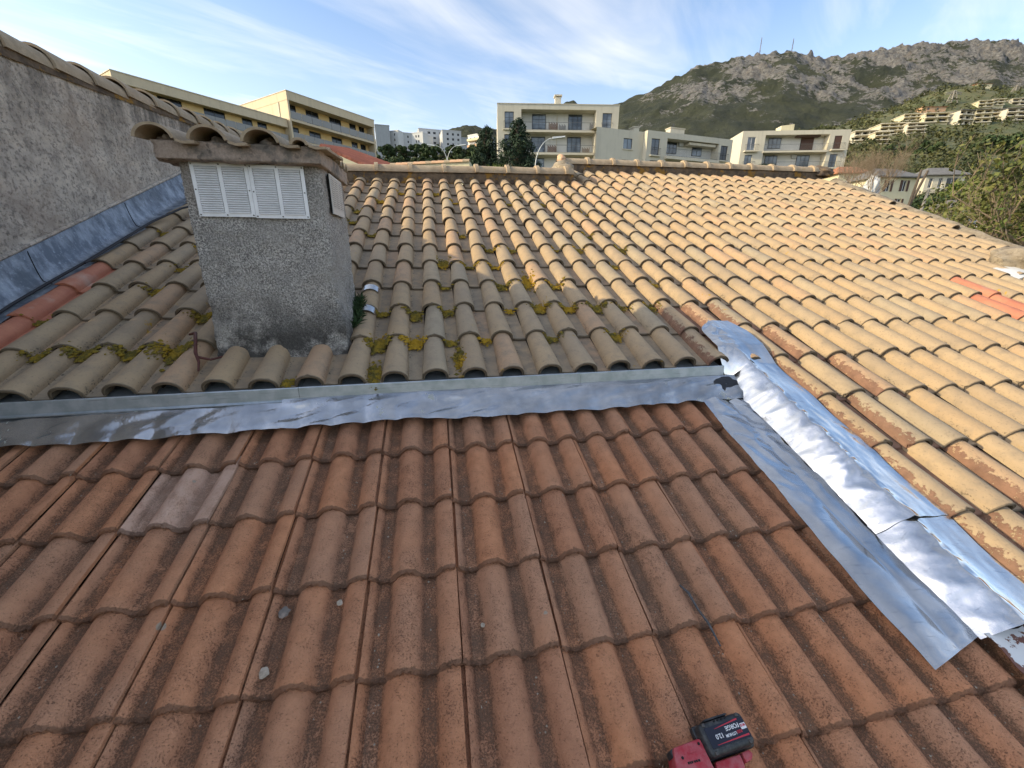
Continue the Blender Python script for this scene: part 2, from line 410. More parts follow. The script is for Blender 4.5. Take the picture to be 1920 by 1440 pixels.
# distant things
def plaster(name, col, dirt=.5):
    def fn(g):
        p = pos(g); n = g.noise(p, .9, 5, .65); st = g.noise(g.mapv(p, (1.5, 1.5, .12)), 1.2, 5, .65)
        c = g.mix(g.math('MULTIPLY', g.step(n, .40, .66), .5*dirt), col, tuple(x*.78 for x in col))
        c = g.mix(g.math('MULTIPLY', g.step(st, .52, .68), .6*dirt), c, tuple(x*.62 for x in col))
        return {'Base Color': c, 'Roughness': .9, 'bump': (g.noise(p, 14, 3), .25, .02)}
    return material(name, fn)
M['cream'] = plaster('cream_plaster', (.56, .52, .42)); M['offwhite'] = plaster('white_loggia_plaster', (.62, .61, .57), .35)
M['yellow'] = plaster('yellow_plaster', (.72, .53, .26), .4); M['sand'] = plaster('sand_plaster', (.60, .50, .35), .6)
M['white'] = plaster('white_plaster', (.64, .64, .63), .5); M['grey'] = plaster('grey_plaster', (.33, .35, .37), .5); M['ltgrey'] = plaster('light_grey_plaster', (.47, .48, .49), .5)  # the greys also stand in for shaded walls on the far towers
M['villa'] = plaster('pale_yellow_plaster', (.62, .56, .38), .5); M['orange'] = plaster('orange_plaster', (.58, .36, .22), .5)
M['slab'] = plaster('balcony_slab', (.58, .53, .42), .5)
def glass(g):
    p = pos(g); n = g.noise(p, .35, 2)
    return {'Base Color': g.mix(g.step(n, .4, .6), (.022, .033, .045), (.17, .205, .24)), 'Roughness': .06, 'Specular IOR Level': .9}
M['glass'] = material('window_glass', glass)
M['darkglass'] = simple('dark_window_glass', (.016, .018, .02), .12)
M['frame'] = simple('dark_window_frame', (.02, .022, .026), .5); M['wframe'] = simple('white_window_frame', (.6, .6, .6), .5)
M['shutter'] = simple('brown_shutter', (.085, .04, .026), .7)
M['rail'] = simple('railing_metal', (.12, .12, .115), .5, .3); M['frost'] = simple('smoked_glass_railing', (.23, .22, .20), .25, 0, .1)
M['awning'] = simple('brown_awning', (.10, .06, .045), .9); M['wood'] = simple('wooden_screen', (.15, .07, .035), .8, 0, .4, 5)
M['acunit'] = simple('air_conditioner', (.5, .5, .48), .6)
M['greyroof'] = simple('grey_roof', (.17, .165, .16), .85, 0, .3, 2); M['redroof'] = simple('old_red_roof', (.36, .115, .07), .85, 0, .4, 1.5); M['orangeroof'] = simple('orange_roof', (.40, .17, .09), .85, 0, .35, 1.2)
M['lamp'] = simple('painted_lamp_post', (.52, .55, .56), .45, .3); M['pole'] = simple('concrete_pole', (.27, .25, .22), .9); M['mast'] = simple('red_white_mast', (.20, .17, .17), .7, 0, .5, .05)
M['bark'] = simple('tree_bark', (.11, .085, .065), .95, 0, .4, 12, .6); M['twigs'] = simple('bare_twigs', (.26, .195, .135), .95, 0, .4, 8)
def leaf(name, a, b, c3=None, sc=.6):
    def fn(g):
        p = pos(g); n = g.noise(p, sc, 3, .6); r = g.n('ShaderNodeNewGeometry').outputs['Random Per Island']
        c = g.mix(g.step(n, .36, .64), a, b); c = g.mix(g.math('MULTIPLY', r, .5), c, c3 or tuple(x*1.6 for x in a))
        return {'Base Color': c, 'Roughness': .75, 'Specular IOR Level': .25}
    return material(name, fn)
M['lf_dark'] = leaf('dark_conifer_needles', (.016, .032, .018), (.030, .050, .024))
M['lf_mid'] = leaf('evergreen_oak_leaves', (.030, .052, .020), (.062, .085, .032))
M['lf_light'] = leaf('light_green_leaves', (.075, .105, .022), (.13, .15, .03))
M['lf_olive'] = leaf('olive_scrub_leaves', (.028, .046, .018), (.085, .092, .032), (.11, .095, .045), .05)
M['lf_tree'] = leaf('near_tree_leaves', (.050, .085, .020), (.105, .12, .03), (.20, .17, .06), 1.5)
M['lf_yucca'] = leaf('yucca_blades', (.10, .14, .03), (.15, .17, .05))
def terrain(g):
    p = pos(g); n = g.noise(p, .05, 6, .7); n2 = g.noise(p, .4, 5, .7)
    c = g.mix(g.step(n, .38, .62), (.055, .075, .026), (.12, .115, .045))
    c = g.mix(g.math('MULTIPLY', g.step(n2, .52, .66), .5), c, (.16, .125, .07))
    return {'Base Color': c, 'Roughness': 1.0, 'bump': (n2, .6, .6)}
M['terrain'] = material('grassy_ground', terrain)
def mount(g):
    p = pos(g); at_ = g.n('ShaderNodeAttribute', attribute_name='rock').outputs['Fac']
    n = g.noise(p, .012, 6, .7); n2 = g.noise(p, .05, 6, .76); n3 = g.noise(p, .11, 5, .76)
    veg = g.mix(g.step(n, .36, .62), (.022, .031, .017), (.055, .062, .030))
    veg = g.mix(g.math('MULTIPLY', g.step(n2, .50, .66), .6), veg, (.014, .020, .014))
    rock = g.mix(g.step(n3, .36, .62), (.31, .30, .285), (.10, .10, .10))
    rock = g.mix(g.math('MULTIPLY', g.step(g.noise(p, .07, 4), .54, .66), .5), rock, (.25, .205, .16))
    k = g.step(g.math('ADD', at_, g.math('MULTIPLY_ADD', n2, 2.0, -1.0)), .46, .56)
    return {'Base Color': g.mix(k, veg, rock), 'Roughness': 1.0, 'bump': (g.math('ADD', n3, n2), 1.0, 16.0)}
M['mountain'] = material('rocky_mountain', mount)
# ------------------------------------------------------------------ the roofs
def hit_fr(fr, x, y, h=0):
    o = fr[0]+fr[3]*h; d = ray(x, y); t = (fr[3]@(o-C0))/(fr[3]@d); P = C0+d*t
    return (P-o)@fr[1], (P-o)@fr[2]
def to_px(P):
    q = np.asarray(P)-C0; z = q@F_; return 960+FPX*q[0]/z, 720-FPX*(q@U_)/z, z

def strip_mesh(rings, close=False):
    n = len(rings[0]); v = [p for r in rings for p in r]; f = []
    for i in range(len(rings)-1):
        for j in range(n-1):
            a = i*n+j; f.append((a+n, a+n+1, a+1, a))
    return v, f
def beige_tile(seed):
    rg = random.Random(seed); a0, a1, hh, L = .0695, .054, .063, LB+.045
    K = 12
    def prof(t, off=0., k=0):
        a = a0+(a1-a0)*t; hgt = hh-.004*t; out = []
        for i in range(K+1):
            th = math.pi*(1-i/K); x = a*math.cos(th); z = hgt*math.sin(th)**.86
            nx, nz = math.cos(th), math.sin(th)
            out.append((x-nx*off, z-nz*off-(.0 if 0 < i < K else 0)))
        for x, z in ((a+.012, -.0015), (WB-a0-.02, -.003), (WB-a0+.014, -.002)): out.append((x, z-off))
        return out
    sp = [(rg.uniform(-1, 1), rg.uniform(-1, 1), rg.uniform(-1, 1)) for _ in range(3)]
    def ring(v, off):
        t = max(v, 0)/L; o = []
        for i, (x, z) in enumerate(prof(t, off)):
            wob = .0016*mnoise.noise((x*14+seed, v*9, seed*.7))
            vv = v
            if v < .02: vv = v+.0035*mnoise.noise((x*55+seed*3, 1.7, seed))+(.010 if (off <= .006 and mnoise.noise((x*70+9, seed*2.3, 4)) > .52) else 0)
            o.append((x, vv, z-hh-.0165*t+wob))
        return o
    spec = [(L, 0), (L*.66, 0), (L*.33, 0), (.010, 0), (.0015, .0015), (0, .005), (.004, .0065), (.004, .0075), (0.001, .0085), (.0015, .0145), (.11, .0145)]
    rings = [ring(v, off) for v, off in spec]
    v, f = strip_mesh(rings)
    uv = []
    for (vv, off), rg_ in zip(spec, rings):
        for x, y, z in rg_: uv.append(((x+a0)/WB, (-.03 if (vv < .009 and off > .001) or off > .01 else y/L)))
    return np.array(v), f, np.array(uv)
def terra_tile(seed):
    L = LT+.05; hh = .043; K = 40; ref = .036
    def zt(s, groove=True):
        z = 0
        for c in (-.08, .42, .92):
            q = abs(s-c)/.182
            if q < 1: z = max(z, hh*(1-q**2.5)**.95)
        if groove and s < .010: z -= .024
        elif groove and s < .10: z -= .0075*(.10-s)/.09
        return z
    xs = [-.03, -.004, .008, .012]+[.012+(.984-.012)*i/K for i in range(1, K+1)]
    def ring(v, off):
        o = []; t = max(v, 0)/L
        for i, s in enumerate(xs):
            dz = (zt(s+.004, False)-zt(s-.004, False))/(.008*WT); n = math.hypot(1, dz)
            x, z = s*WT+off*dz/n, zt(s)-off/n
            wob = .0018*mnoise.noise((s*5+seed, v*7, seed*.9)); vv = v
            if v < .02: vv = v+.007*mnoise.noise((s*22+seed*3, off*120, seed))+.005*mnoise.noise((s*60+seed, off*260, seed*5))
            o.append((x, vv, z-ref-.025*t+wob))
        x, y, z = o[-1]; o.append((x, y, z-.014))            # side of the overlapping edge
        return o
    spec = [(L, 0), (L*.66, 0), (L*.33, 0), (.018, 0), (.007, .0012), (.001, .005), (.0, .011), (.001, .017), (.006, .0215), (.11, .0215)]
    rings = [ring(v, off) for v, off in spec]; v, f = strip_mesh(rings); uv = []
    for (vv, off), r_ in zip(spec, rings):
        for x, y, z in r_: uv.append((x/WT, -.03 if off > .001 else y/L))
    return np.array(v), f, np.array(uv)
def data_mesh(name, T, mat):
    me = bpy.data.meshes.new(name); me.from_pydata([tuple(p) for p in T[0]], [], T[1])
    ul = me.uv_layers.new(name='UVMap'); li = np.zeros(len(me.loops), np.int32); me.loops.foreach_get('vertex_index', li)
    ul.data.foreach_set('uv', T[2].astype(np.float32)[li].ravel()); me.materials.append(mat)
    me.polygons.foreach_set('use_smooth', np.ones(len(me.polygons), bool)); me.set_sharp_from_angle(angle=math.radians(36)); me.update(); return me

# --- beige roof: deck, then tiles
RIDGE_L = lambda c: 4.10+(c+5.1)*.0168
RIDGE_R = lambda c: 5.10+(c-10)*.0062
VERGE = lambda r: 31.9+(r-4.8)*.30
d = MB()
def deckpoly(pts, h0=-.088, h1=-.16):
    n = len(pts); d.add([PB(u, v, h0) for u, v in pts]+[PB(u, v, h1) for u, v in pts], [tuple(range(n)), tuple(range(2*n-1, n-1, -1))]+[(i, i+n, (i+1) % n+n, (i+1) % n) for i in range(n)])
uS = 1.66
deckpoly([(-2.44, .02), (uS, .02), (uS, RIDGE_L(8)), (-2.44, RIDGE_L(-12))])
deckpoly([(1.83, -2.6), (VERGE(-7)*WB, -2.6), (VERGE(14)*WB, RIDGE_R(34)), (10*WB, RIDGE_R(10)), (9.6*WB, RIDGE_L(9)+.1), (uS+.002, RIDGE_L(8)), (uS+.002, .021), (1.83, .021)])
beige = d.build('beige_tiled_roof', M['deck'])
tag(beige, 'long beige roof of single-roll clay tiles, mossy and shaded at left, sunlit at right', 'roof')
# far slope behind the ridge, so that the roof is a solid from any side
bk = MB()
for u0, u1, vr in ((-2.44, uS, RIDGE_L(0)), (uS+.002, 6.9, RIDGE_R(20))):
    a, b = PB(u0, vr+.05, -.10), PB(u1, vr+.05, -.10)
    a2, b2 = a+HZ*3.6-UZ*1.4, b+HZ*3.6-UZ*1.4
    bk.hexa([a-UZ*.1, b-UZ*.1, b2-UZ*.1, a2-UZ*.1, a, b, b2, a2])
bk.build('back_slope', M['deck'], beige)
BT = [beige_tile(s) for s in range(6)]
peel = set(); spots = []
REDS = {(-11, 1), (-11, 2), (-11, 3), (23, 2), (22, 1), (23, 1)}
for r in range(-6, 14):
    c0 = -12 if r >= 0 else 9
    for c in range(c0, 36):
        if c > VERGE(r)-.42: continue
        if r > 11 and c < 10: continue
        u, v = c*WB, r*LB
        if -1.10 < u-.03 and u+.06 < -.5 and .36 < v < .70: continue       # inside the chimney
        if c == 9 and r <= -1: continue
        top = RIDGE_L(c) if c < 10 else RIDGE_R(c)
        if v > top-.05: continue
        x, y, z = to_px(PB(u+.05, v+.15)); x2, y2, _ = to_px(PB(u, v))
        if z < .3 or min(x, x2) > 2080 or max(x, x2) < -260 or min(y, y2) > 1650: continue
        spots.append((z, c, r))
spots.sort()
bmats = [M['beige'], M['beige_peel'], M['beige_peel2'], M['red']]
def bmat_of(c, r):
    if (c, r) in REDS: return 3
    if 8 <= c <= 10 and r <= 1: return 1
    if 11 <= c <= 12 and r <= 0: return 1 if (c*7+r) % 2 else 2
    return 0
DM = {}
def tile_jit(c, r):
    rg = random.Random(c*131+r*17+5)
    dz = 0
    return rg, Matrix.Translation((rg.uniform(-.004, .004), rg.uniform(-.008, .008)-(.022 if rg.random() < .05 else 0), rg.uniform(-.0015, .002)+dz)) @ Matrix.Rotation(rg.uniform(-.022, .022), 4, 'Z') @ Matrix.Rotation(rg.uniform(-.006, .006), 4, 'X') @ Matrix.Rotation(rg.uniform(-.016, .016), 4, 'Y')
restv, restf, restuv, restm = [], [], [], []; off = 0
for i, (z, c, r) in enumerate(spots):
    rg, J = tile_jit(c, r); k = rg.randrange(6); mi = bmat_of(c, r)
    Mx = fmat(FB, c*WB, r*LB, 0, J)
    if i < 298:
        if (k, mi) not in DM: DM[k, mi] = data_mesh('clay_tile', BT[k], bmats[mi])
        o = bpy.data.objects.new('clay_tile', DM[k, mi]); COL.objects.link(o); o.parent = beige; o.matrix_basis = Mx
        if mi == 3: o['label'] = 'replacement red clay tile'
        elif mi == 1: o['label'] = 'tile with beige skin flaking off brown clay'
    else:
        v, f, uv = BT[k]; A = np.array(Mx); restv.append(v@A[:3, :3].T+A[:3, 3]); restf += [tuple(q+off for q in ff) for ff in f]; restuv.append(uv); restm += [mi]*len(f); off += len(v)
ro = mk('far_clay_tiles', np.concatenate(restv), restf, None, beige, np.concatenate(restuv), 48, bmats, restm); ro['kind'] = 'stuff'

# ridge tiles on their mortar bed
def barrel(P0, ax, side, upv, L, r0, r1, th=.012, seg=12, collar=0, arc=math.pi, m=None):
    """half-round tile from P0 along ax; r0 at the start; optional thicker collar at the start"""
    m = m or MB(); st = [(0, r0+collar), (.045, r0+collar), (.046, r0), (L, r1)] if collar else [(0, r0), (L*.5, (r0+r1)/2), (L, r1)]
    V = []
    for inner in (0, 1):
        for s, r in st:
            rr = (min(r0, r1)-th if collar else r-th) if inner else r
            for k in range(seg+1):
                q = math.pi/2-arc/2+arc*k/seg; V.append(P0+ax*s+side*(rr*math.cos(q))+upv*(rr*math.sin(q)))
    n = seg+1; R = len(st); f = []
    for i in range(R-1):
        for k in range(seg):
            a = i*n+k; f.append((a, a+1, a+n+1, a+n)); b = (R+i)*n+k; f.append((b+n, b+n+1, b+1, b))
    for k in range(seg): f.append((k+1, k, R*n+k, R*n+k+1)); e = (R-1)*n+k; f.append((e, e+1, (2*R-1)*n+k+1, (2*R-1)*n+k))
    for s_ in (0, seg):
        for i in range(R-1): f.append((i*n+s_, (i+1)*n+s_, (R+i+1)*n+s_, (R+i)*n+s_))
    m.add(V, f); return m
def no_uv_beige(g):
    p = pos(g); r = rnd(g); mid = g.noise(p, 11, 5, .62); fine = g.noise(p, 90, 4, .6)
    c = g.mix(g.step(mid, .36, .64), (.43, .34, .23), (.30, .235, .155)); c = g.mix(g.math('MULTIPLY', r, .3), c, (.36, .24, .15))
    c = g.mix(g.math('MULTIPLY', g.step(fine, .57, .7), .5), c, (.15, .12, .08))
    y = g.math('MULTIPLY', g.step(g.noise(p, 6.5, 5, .7), .66, .70), .8); c = g.mix(y, c, (.34, .20, .02))
    return {'Base Color': c, 'Roughness': .9, 'bump': (g.math('ADD', fine, mid), .5, .004)}
M['ridge'] = material('beige_ridge_tile', no_uv_beige)
def ridge(c0, c1, fn, step=2.07, back=.085):
    c = c0; rg = random.Random(3)
    # mortar bed, lumpy
    mb = []; nU = int((c1-c0)*3)+2; prof_ = [(-.015, -.07), (.0, -.005), (.012, .035), (.03, .062), (.16, .062), (.2, -.09)]
    for i in range(nU):
        cc = c0-.3+(c1-c0+.6)*i/(nU-1); row = []
        for v, h in prof_:
            w = .014*mnoise.noise((cc*1.7, v*9, 3.3))+.008*mnoise.noise((cc*6, v*30, 8)); row.append(PB(cc*WB, fn(cc)+v+w, h+w))
        mb.append(row)
    v, f = strip_mesh(mb); mo = mk('mortar_bed', v, f, M['mortar'], beige, None, 60)
    while c < c1-.2:
        L = min(step, c1-c+.25)*WB; v0 = fn(c); v1 = fn(c+step)
        P0 = PB(c*WB, v0+back, .028+rg.uniform(-.004, .004)); P1 = PB(c*WB+L, fn(c+L/WB)+back, .028)
        ax = P1-P0; ax /= np.linalg.norm(ax); side = np.cross(UZ, ax); upv = np.cross(ax, side)
        b = barrel(P0-ax*.02, ax, side, upv, L+.02, .096, .090, collar=.020)
        mk('ridge_tile', b.v, b.f, M['ridge'], beige, None, 40)
        c += step+rg.uniform(-.03, .03)
ridge(-7.2, 9.6, RIDGE_L); ridge(10.05, 33.6, RIDGE_R)
def lump(name, P, rad, mat, parent, seed=1, ax=None, sub=3, amp=.35, fr_=2.0):
    bm = bmesh.new(); bmesh.ops.create_icosphere(bm, subdivisions=sub, radius=1)
    ax = ax or (np.array([1, 0, 0]), np.array([0, 1, 0]), UZ); V = []
    for v in bm.verts:
        k = 1+amp*fbm((v.co.x*fr_+seed, v.co.y*fr_, v.co.z*fr_), 3); q = v.co*k
        V.append(np.asarray(P)+ax[0]*q.x*rad[0]+ax[1]*q.y*rad[1]+ax[2]*q.z*rad[2])
    f = [[w.index for w in q.verts] for q in bm.faces]; bm.free()
    return mk(name, V, f, mat, parent, None, 70)
BX = (FB[1], FB[2], FB[3])
lump('step_mortar', PB(9.55*WB, RIDGE_L(9.5)+.30, .03), (.16, .26, .13), M['verge'], beige, 2, BX)
lump('step_mortar', PB(10.0*WB, RIDGE_R(10)+.06, .10), (.06, .10, .07), M['orange'], beige, 5, BX)
lump('verge_mortar', PB(33.9*WB, RIDGE_R(33)+.08, .05), (.17, .16, .09), M['mortar'], beige, 7, BX)
# verge bedding down the right edge
row = []
for i in range(70):
    r = 14.2-13.5*i/69; c = VERGE(r)-.15; prow = []
    for du, h in ((-.16, -.085), (-.05, -.062), (.0, -.030), (.05, -.015), (.15, -.035), (.20, -.10), (.21, -.3)):
        w = .012*mnoise.noise((r*2.1, du*30, 1)); prow.append(PB(c*WB+du+w, r*LB, h+w*1.4))
    row.append(prow)
v, f = strip_mesh(row); mk('verge_bedding', v, f, M['verge'], beige, None, 60)
lump('mortar_collar', PB(28.6*WB, 3.75*LB, .0), (.30, .22, .14), M['verge'], beige, 11, BX)
lump('mortar_skirt', PB(27.2*WB, 3.25*LB, -.05), (.26, .13, .045), M['white'], beige, 12, BX)

# --- terracotta roof
d = MB(); pts = [(-3.0, -2.6), (2.9, -2.6), (2.9, .42), (-3.0, .42)]
d.add([PT(u, v, -.088) for u, v in pts]+[PT(u, v, -.16) for u, v in pts], [(0, 1, 2, 3), (7, 6, 5, 4), (0, 4, 5, 1), (1, 5, 6, 2), (2, 6, 7, 3), (3, 7, 4, 0)])
terra_roof = d.build('terracotta_tiled_roof', M['deck'])
tag(terra_roof, 'worn brown-red roof of double-roll concrete tiles in the foreground below the metal flashing', 'roof')
TT = [terra_tile(s) for s in range(5)]; TM = {}
for r in range(-1, 7):
    for j in range(-9, 9):
        x, y, z = to_px(PT((j+.5)*WT, -r*LT+.15)); 
        if z < .25 or x < -420 or x > 2400: continue
        if r == -1 and j > 8: continue
        rg = random.Random(j*71+r*13+2); k = rg.randrange(5); mt = 'terra_pale' if (j, r) == (-2, 1) else 'terra'
        if (k, mt) not in TM: TM[k, mt] = data_mesh('roof_tile', TT[k], M[mt])
        J = Matrix.Translation((rg.uniform(-.0025, .0025), rg.uniform(-.006, .006), rg.uniform(-.0012, .0012))) @ Matrix.Rotation(rg.uniform(-.007, .007), 4, 'Z') @ Matrix.Rotation(rg.uniform(-.004, .004), 4, 'X') @ Matrix.Rotation(rg.uniform(-.006, .006), 4, 'Y')
        o = bpy.data.objects.new('roof_tile', TM[k, mt]); COL.objects.link(o); o.parent = terra_roof; o.matrix_basis = fmat(FT, j*WT, -r*LT, 0, J)
        if mt == 'terra_pale': o['label'] = 'paler pinkish replacement tile'

M['tar'] = simple('bitumen', (.02, .02, .022), .35, 0, .4, 30, .4)
# --- eave strip, flashings
ev = thing('eave_strip', 'straight galvanised metal strip under the lowest beige tiles', 'eave strip', PD(-.4, -.03, -.12))
def strip_sec(u0, u1, dz=0):
    row = []
    for u in (u0, u1):
        row.append([PD(u, .30, .0+dz), PD(u, .0, -.072+dz), PD(u, -.010, -.056+dz), PD(u, -.013, -.054+dz), PD(u, -.016, -.058+dz), PD(u, -.020, -.112+dz), PD(u, -.032, -.119+dz), PD(u, -.030, -.124+dz), PD(u, .02, -.124+dz)])
    v, f = strip_mesh(row); mk('strip_section', v, f, M['galv'], ev)
strip_sec(-2.44, -.655); strip_sec(-.6535, .78, .0008); strip_sec(.7812, 1.655)
sheet_wood = MB(); sheet_wood.box(PD(0, 0, 0), (FB[1], HZ, UZ), (-2.44, .004, -.30), (1.65, .03, -.126)); sheet_wood.build('fascia_board', M['deck'], ev)

def sheet(name, fn, nu, nv, mat, parent=None, th=.0022):
    """thin sheet of metal: fn(i/nu, j/nv) gives the point; real thickness"""
    top = [[np.asarray(fn(i/(nu-1), j/(nv-1))) for i in range(nu)] for j in range(nv)]
    A = np.array(top); du = np.gradient(A, axis=1); dv = np.gradient(A, axis=0); N = np.cross(du, dv); N /= np.linalg.norm(N, axis=2, keepdims=True)+1e-12
    if N[nv//2, nu//2, 2] < 0: N = -N
    Bm = A-N*th; v = list(A.reshape(-1, 3))+list(Bm.reshape(-1, 3)); n = nu*nv; f = quadgrid(nu, nv); f += [tuple(q+n for q in reversed(x)) for x in quadgrid(nu, nv)]
    for i in range(nu-1): f.append((i+1, i, n+i, n+i+1)); e = (nv-1)*nu+i; f.append((e, e+1, n+e+1, n+e))
    for j in range(nv-1): a = j*nu; f.append((a, a+nu, n+a+nu, n+a)); b = a+nu-1; f.append((b+nu, b, n+b, n+b+nu))
    bm = bmesh.new(); me = bpy.data.meshes.new(name); me.from_pydata([tuple(q) for q in v], [], f); bm.from_mesh(me); bmesh.ops.recalc_face_normals(bm, faces=bm.faces); bm.to_mesh(me); bm.free()
    return mko(name, me, mat, parent, None, 50)
ap = thing('apron_flashing', 'dull crumpled lead sheet running across below the eave strip over the terracotta tiles', 'flashing', PT(.5, .2, .02))
def rollh(u):
    s = (u/WT) % 1.0; q = min(abs(s-.42), abs(s-.92), abs(s+.08))/.25; return 1-q*q       # 1 on a roll, 0 in a valley
def apron(u0, u1, lift, end=0):
    def fn(a, b):
        u = u0+(u1-u0)*a
        w = .020*mnoise.noise((u*2.6, b*2.0, 4.4)); w2 = .009*mnoise.noise((u*8.5+b*3.0, b*2.6, 9.1)); w3 = .0035*mnoise.noise((u*24+b*9, b*6, 2.2))
        vb = .172+.012*mnoise.noise((u*1.9, 7, 1))+.006*mnoise.noise((u*7, 3, 1))
        v = .326+(vb-.326)*b
        h_top = .068; h_bot = .0125+(.006+.006*mnoise.noise((u*1.3, 2, 2)))*(rollh(u)-1)+.004
        k = b
        h = (h_top-.010*k/.26 if k < .26 else .058+(h_bot-.058)*(((k-.26)/.74)**.85))
        cr = (.5-abs(mnoise.noise((u*5.2+b*1.6, b*1.2, 6.6))))*.022-.006
        h += (w*.65+w2*1.2+w3+cr*(.35+.65*min(1, max(0, .25-u))))*min(1, b*3)*(1-.35*b) + (.003+.005*mnoise.noise((u*2.1, 8, 5)))*rollh(u)*b
        if b > .94: h -= .002*(b-.94)/.06
        return PT(u, v+w2*.25*b, max(h, .004)+lift)
    sheet('lead_sheet', fn, int(abs(u1-u0)*70), 22, M['lead'], ap)
ujoin = [(-2.9, -.338, 0), (-.352, -.17, .004), (-.184, .83, .0082), (.816, 2.30, .0045)]
for u0, u1, l in ujoin: apron(u0, u1, l)
sf = thing('side_flashing', 'shiny wrinkled aluminium flashing folded over the step between the two roofs', 'flashing', PB(1.7, -.6, -.05))
def lower(a, b):
    u = 2.005+.02*mnoise.noise((b*3.4, 1, 1))+(.285-.02)*a; v = .19-1.295*b-.02*(1-a)*(b > .98)
    w = .010*mnoise.noise((u*4, v*3.4, 1.1))+.0065*mnoise.noise((u*9, v*8, 5.1))+((.5-abs(mnoise.noise((u*13+v*6, v*9, 7))))*.018-.006)*math.exp(-((b-.18)/.28)**2)+.0012*mnoise.noise((u*22+v*9, v*16, 7))
    h = .016+.011*(rollh(u)-1)*(.5+.5*(1-a))+w*(1 if b < .985 else .6)
    return PT(u, v+.045*a*b, max(h, .004)+.006*(b < .1))
sheet('lower_sheet', lower, 34, 120, M['alu'], sf)
def hump(v0, v1, lift, seed):
    def fn(a, b):
        v = v0+(v1-v0)*b
        # cross-section: foot on the terracotta, steep wrinkled flank, crest, broad skirt towards the beige tiles
        foot = 1.69+.010*mnoise.noise((v*3, 2, seed)); crest = 1.790+.010*mnoise.noise((v*2.3, 5, seed)); right = 1.978+.010*mnoise.noise((v*2.5, 8, seed))+.003*math.sin(v*17)
        hf = -.150+(-.1045+.155)*max(0, min(1, (-.23-v)/1.26))+.004
        hc = -.014+.008*mnoise.noise((v*3.1, 1, seed+3)); hr = -.040+.003*math.sin(v*17.3+1)+.004*mnoise.noise((v*6, 4, seed))
        if v > -.06:                                   # above the eave it lies on the beige tiles
            k = min(1, (v+.06)/.14); foot = foot*(1-k)+1.655*k; hf = hf*(1-k)+(.012)*k; hc = hc*(1-k)+.024*k; hr = hr*(1-k)+.012*k; crest = crest*(1-k)+1.76*k; right = right*(1-k*.35)+1.93*k*.35
            if v > .24: s = (v-.24)/.12; foot += .10*s*s; right -= .06*s
        if a < .36:
            t = a/.36; u = foot+(crest-foot)*t; h = hf+(hc-hf)*(t*.55+.45*math.sin(t*math.pi/2))
        else:
            t = (a-.36)/.64; u = crest+(right-crest)*t; h = hc+(hr-hc)*(1-(1-t)**1.5)
        bl = 1/(1+math.exp((a-.40)/.025))*min(1, .25+a*5)          # wrinkles sit on the steep flank
        def rdg(x, y, z): return (.5-abs(mnoise.noise((x, y, z))))*2-.55
        wr = .0105*rdg(a*2.4+v*1.5, v*12, seed)+.0085*rdg(a*3.2-v*3, v*27, seed+7)*(.4+.6*abs(mnoise.noise((v*2, 3, seed))*2))+.0012*mnoise.noise((a*14, v*40, seed+1))
        wr = wr*bl + .004*mnoise.noise((a*2.6, v*3.0, seed+9))+.0012*mnoise.noise((a*9, v*14, seed+5))
        if .30 < a < .46: wr += .004*mnoise.noise((v*22, 3, seed))
        if b > .94 and v1 < -1.3: h -= .0*(b); 
        return PB(u+wr*.4*bl, v+.006*mnoise.noise((a*6, v, 2)), h+wr+lift)
    sheet('hump_sheet', fn, 64, int(abs(v1-v0)*150), M['alu'], sf)
hump(.36, -1.085, .0045, 1.0); hump(-1.045, -1.47, .0, 4.0)
tm = MB(); 
def torn(a, b): return PB(1.70+.5*a, -1.46-.45*b+.03*mnoise.noise((a*9, b*7, 1)), -.075+.018*mnoise.noise((a*8, b*6, 3)))
mem = sheet('torn_membrane', torn, 16, 16, M['membrane']); tag(mem, 'torn white membrane scrap below the end of the shiny flashing', 'membrane')
# white sealant blobs in the corner between apron and hump
def blob_line(name, pts, r, mat, label, cat):
    m = MB(); m.tube(pts, r, 8); o = m.build(name, mat, None, 60); tag(o, label, cat); return o
def blacksheet(a, b):
    th = 2*math.pi*a; rr = (.06+.94*b)*(1+.35*mnoise.noise((math.cos(th)*1.7, math.sin(th)*1.7, 4)))
    u = 2.185+.075*rr*math.cos(th); v = .268+.050*rr*math.sin(th); k = (.326-v)/(.326-.172)
    h = (.068-.010*k/.26 if k < .26 else .058-.045*(((k-.26)/.74)**.85))
    return PT(u, v, h+.011+.003*mnoise.noise((u*30, v*30, 1))-.004*b)
tag(sheet('bitumen_smear', blacksheet, 30, 8, M['tar'], None, .002), 'black bitumen smear where the apron meets the side flashing', 'bitumen')  # thin near-black sheet laid over the apron corner
blob_line('sealant_bead', [PT(2.155+.012*i+.01*math.sin(i*2.1), .318-.016*i, .050-.003*i) for i in range(8)], [.006, .012, .008, .014, .008, .011, .007, .004], M['printwhite'], 'white sealant smear in the corner where the two metal flashings meet', 'sealant')

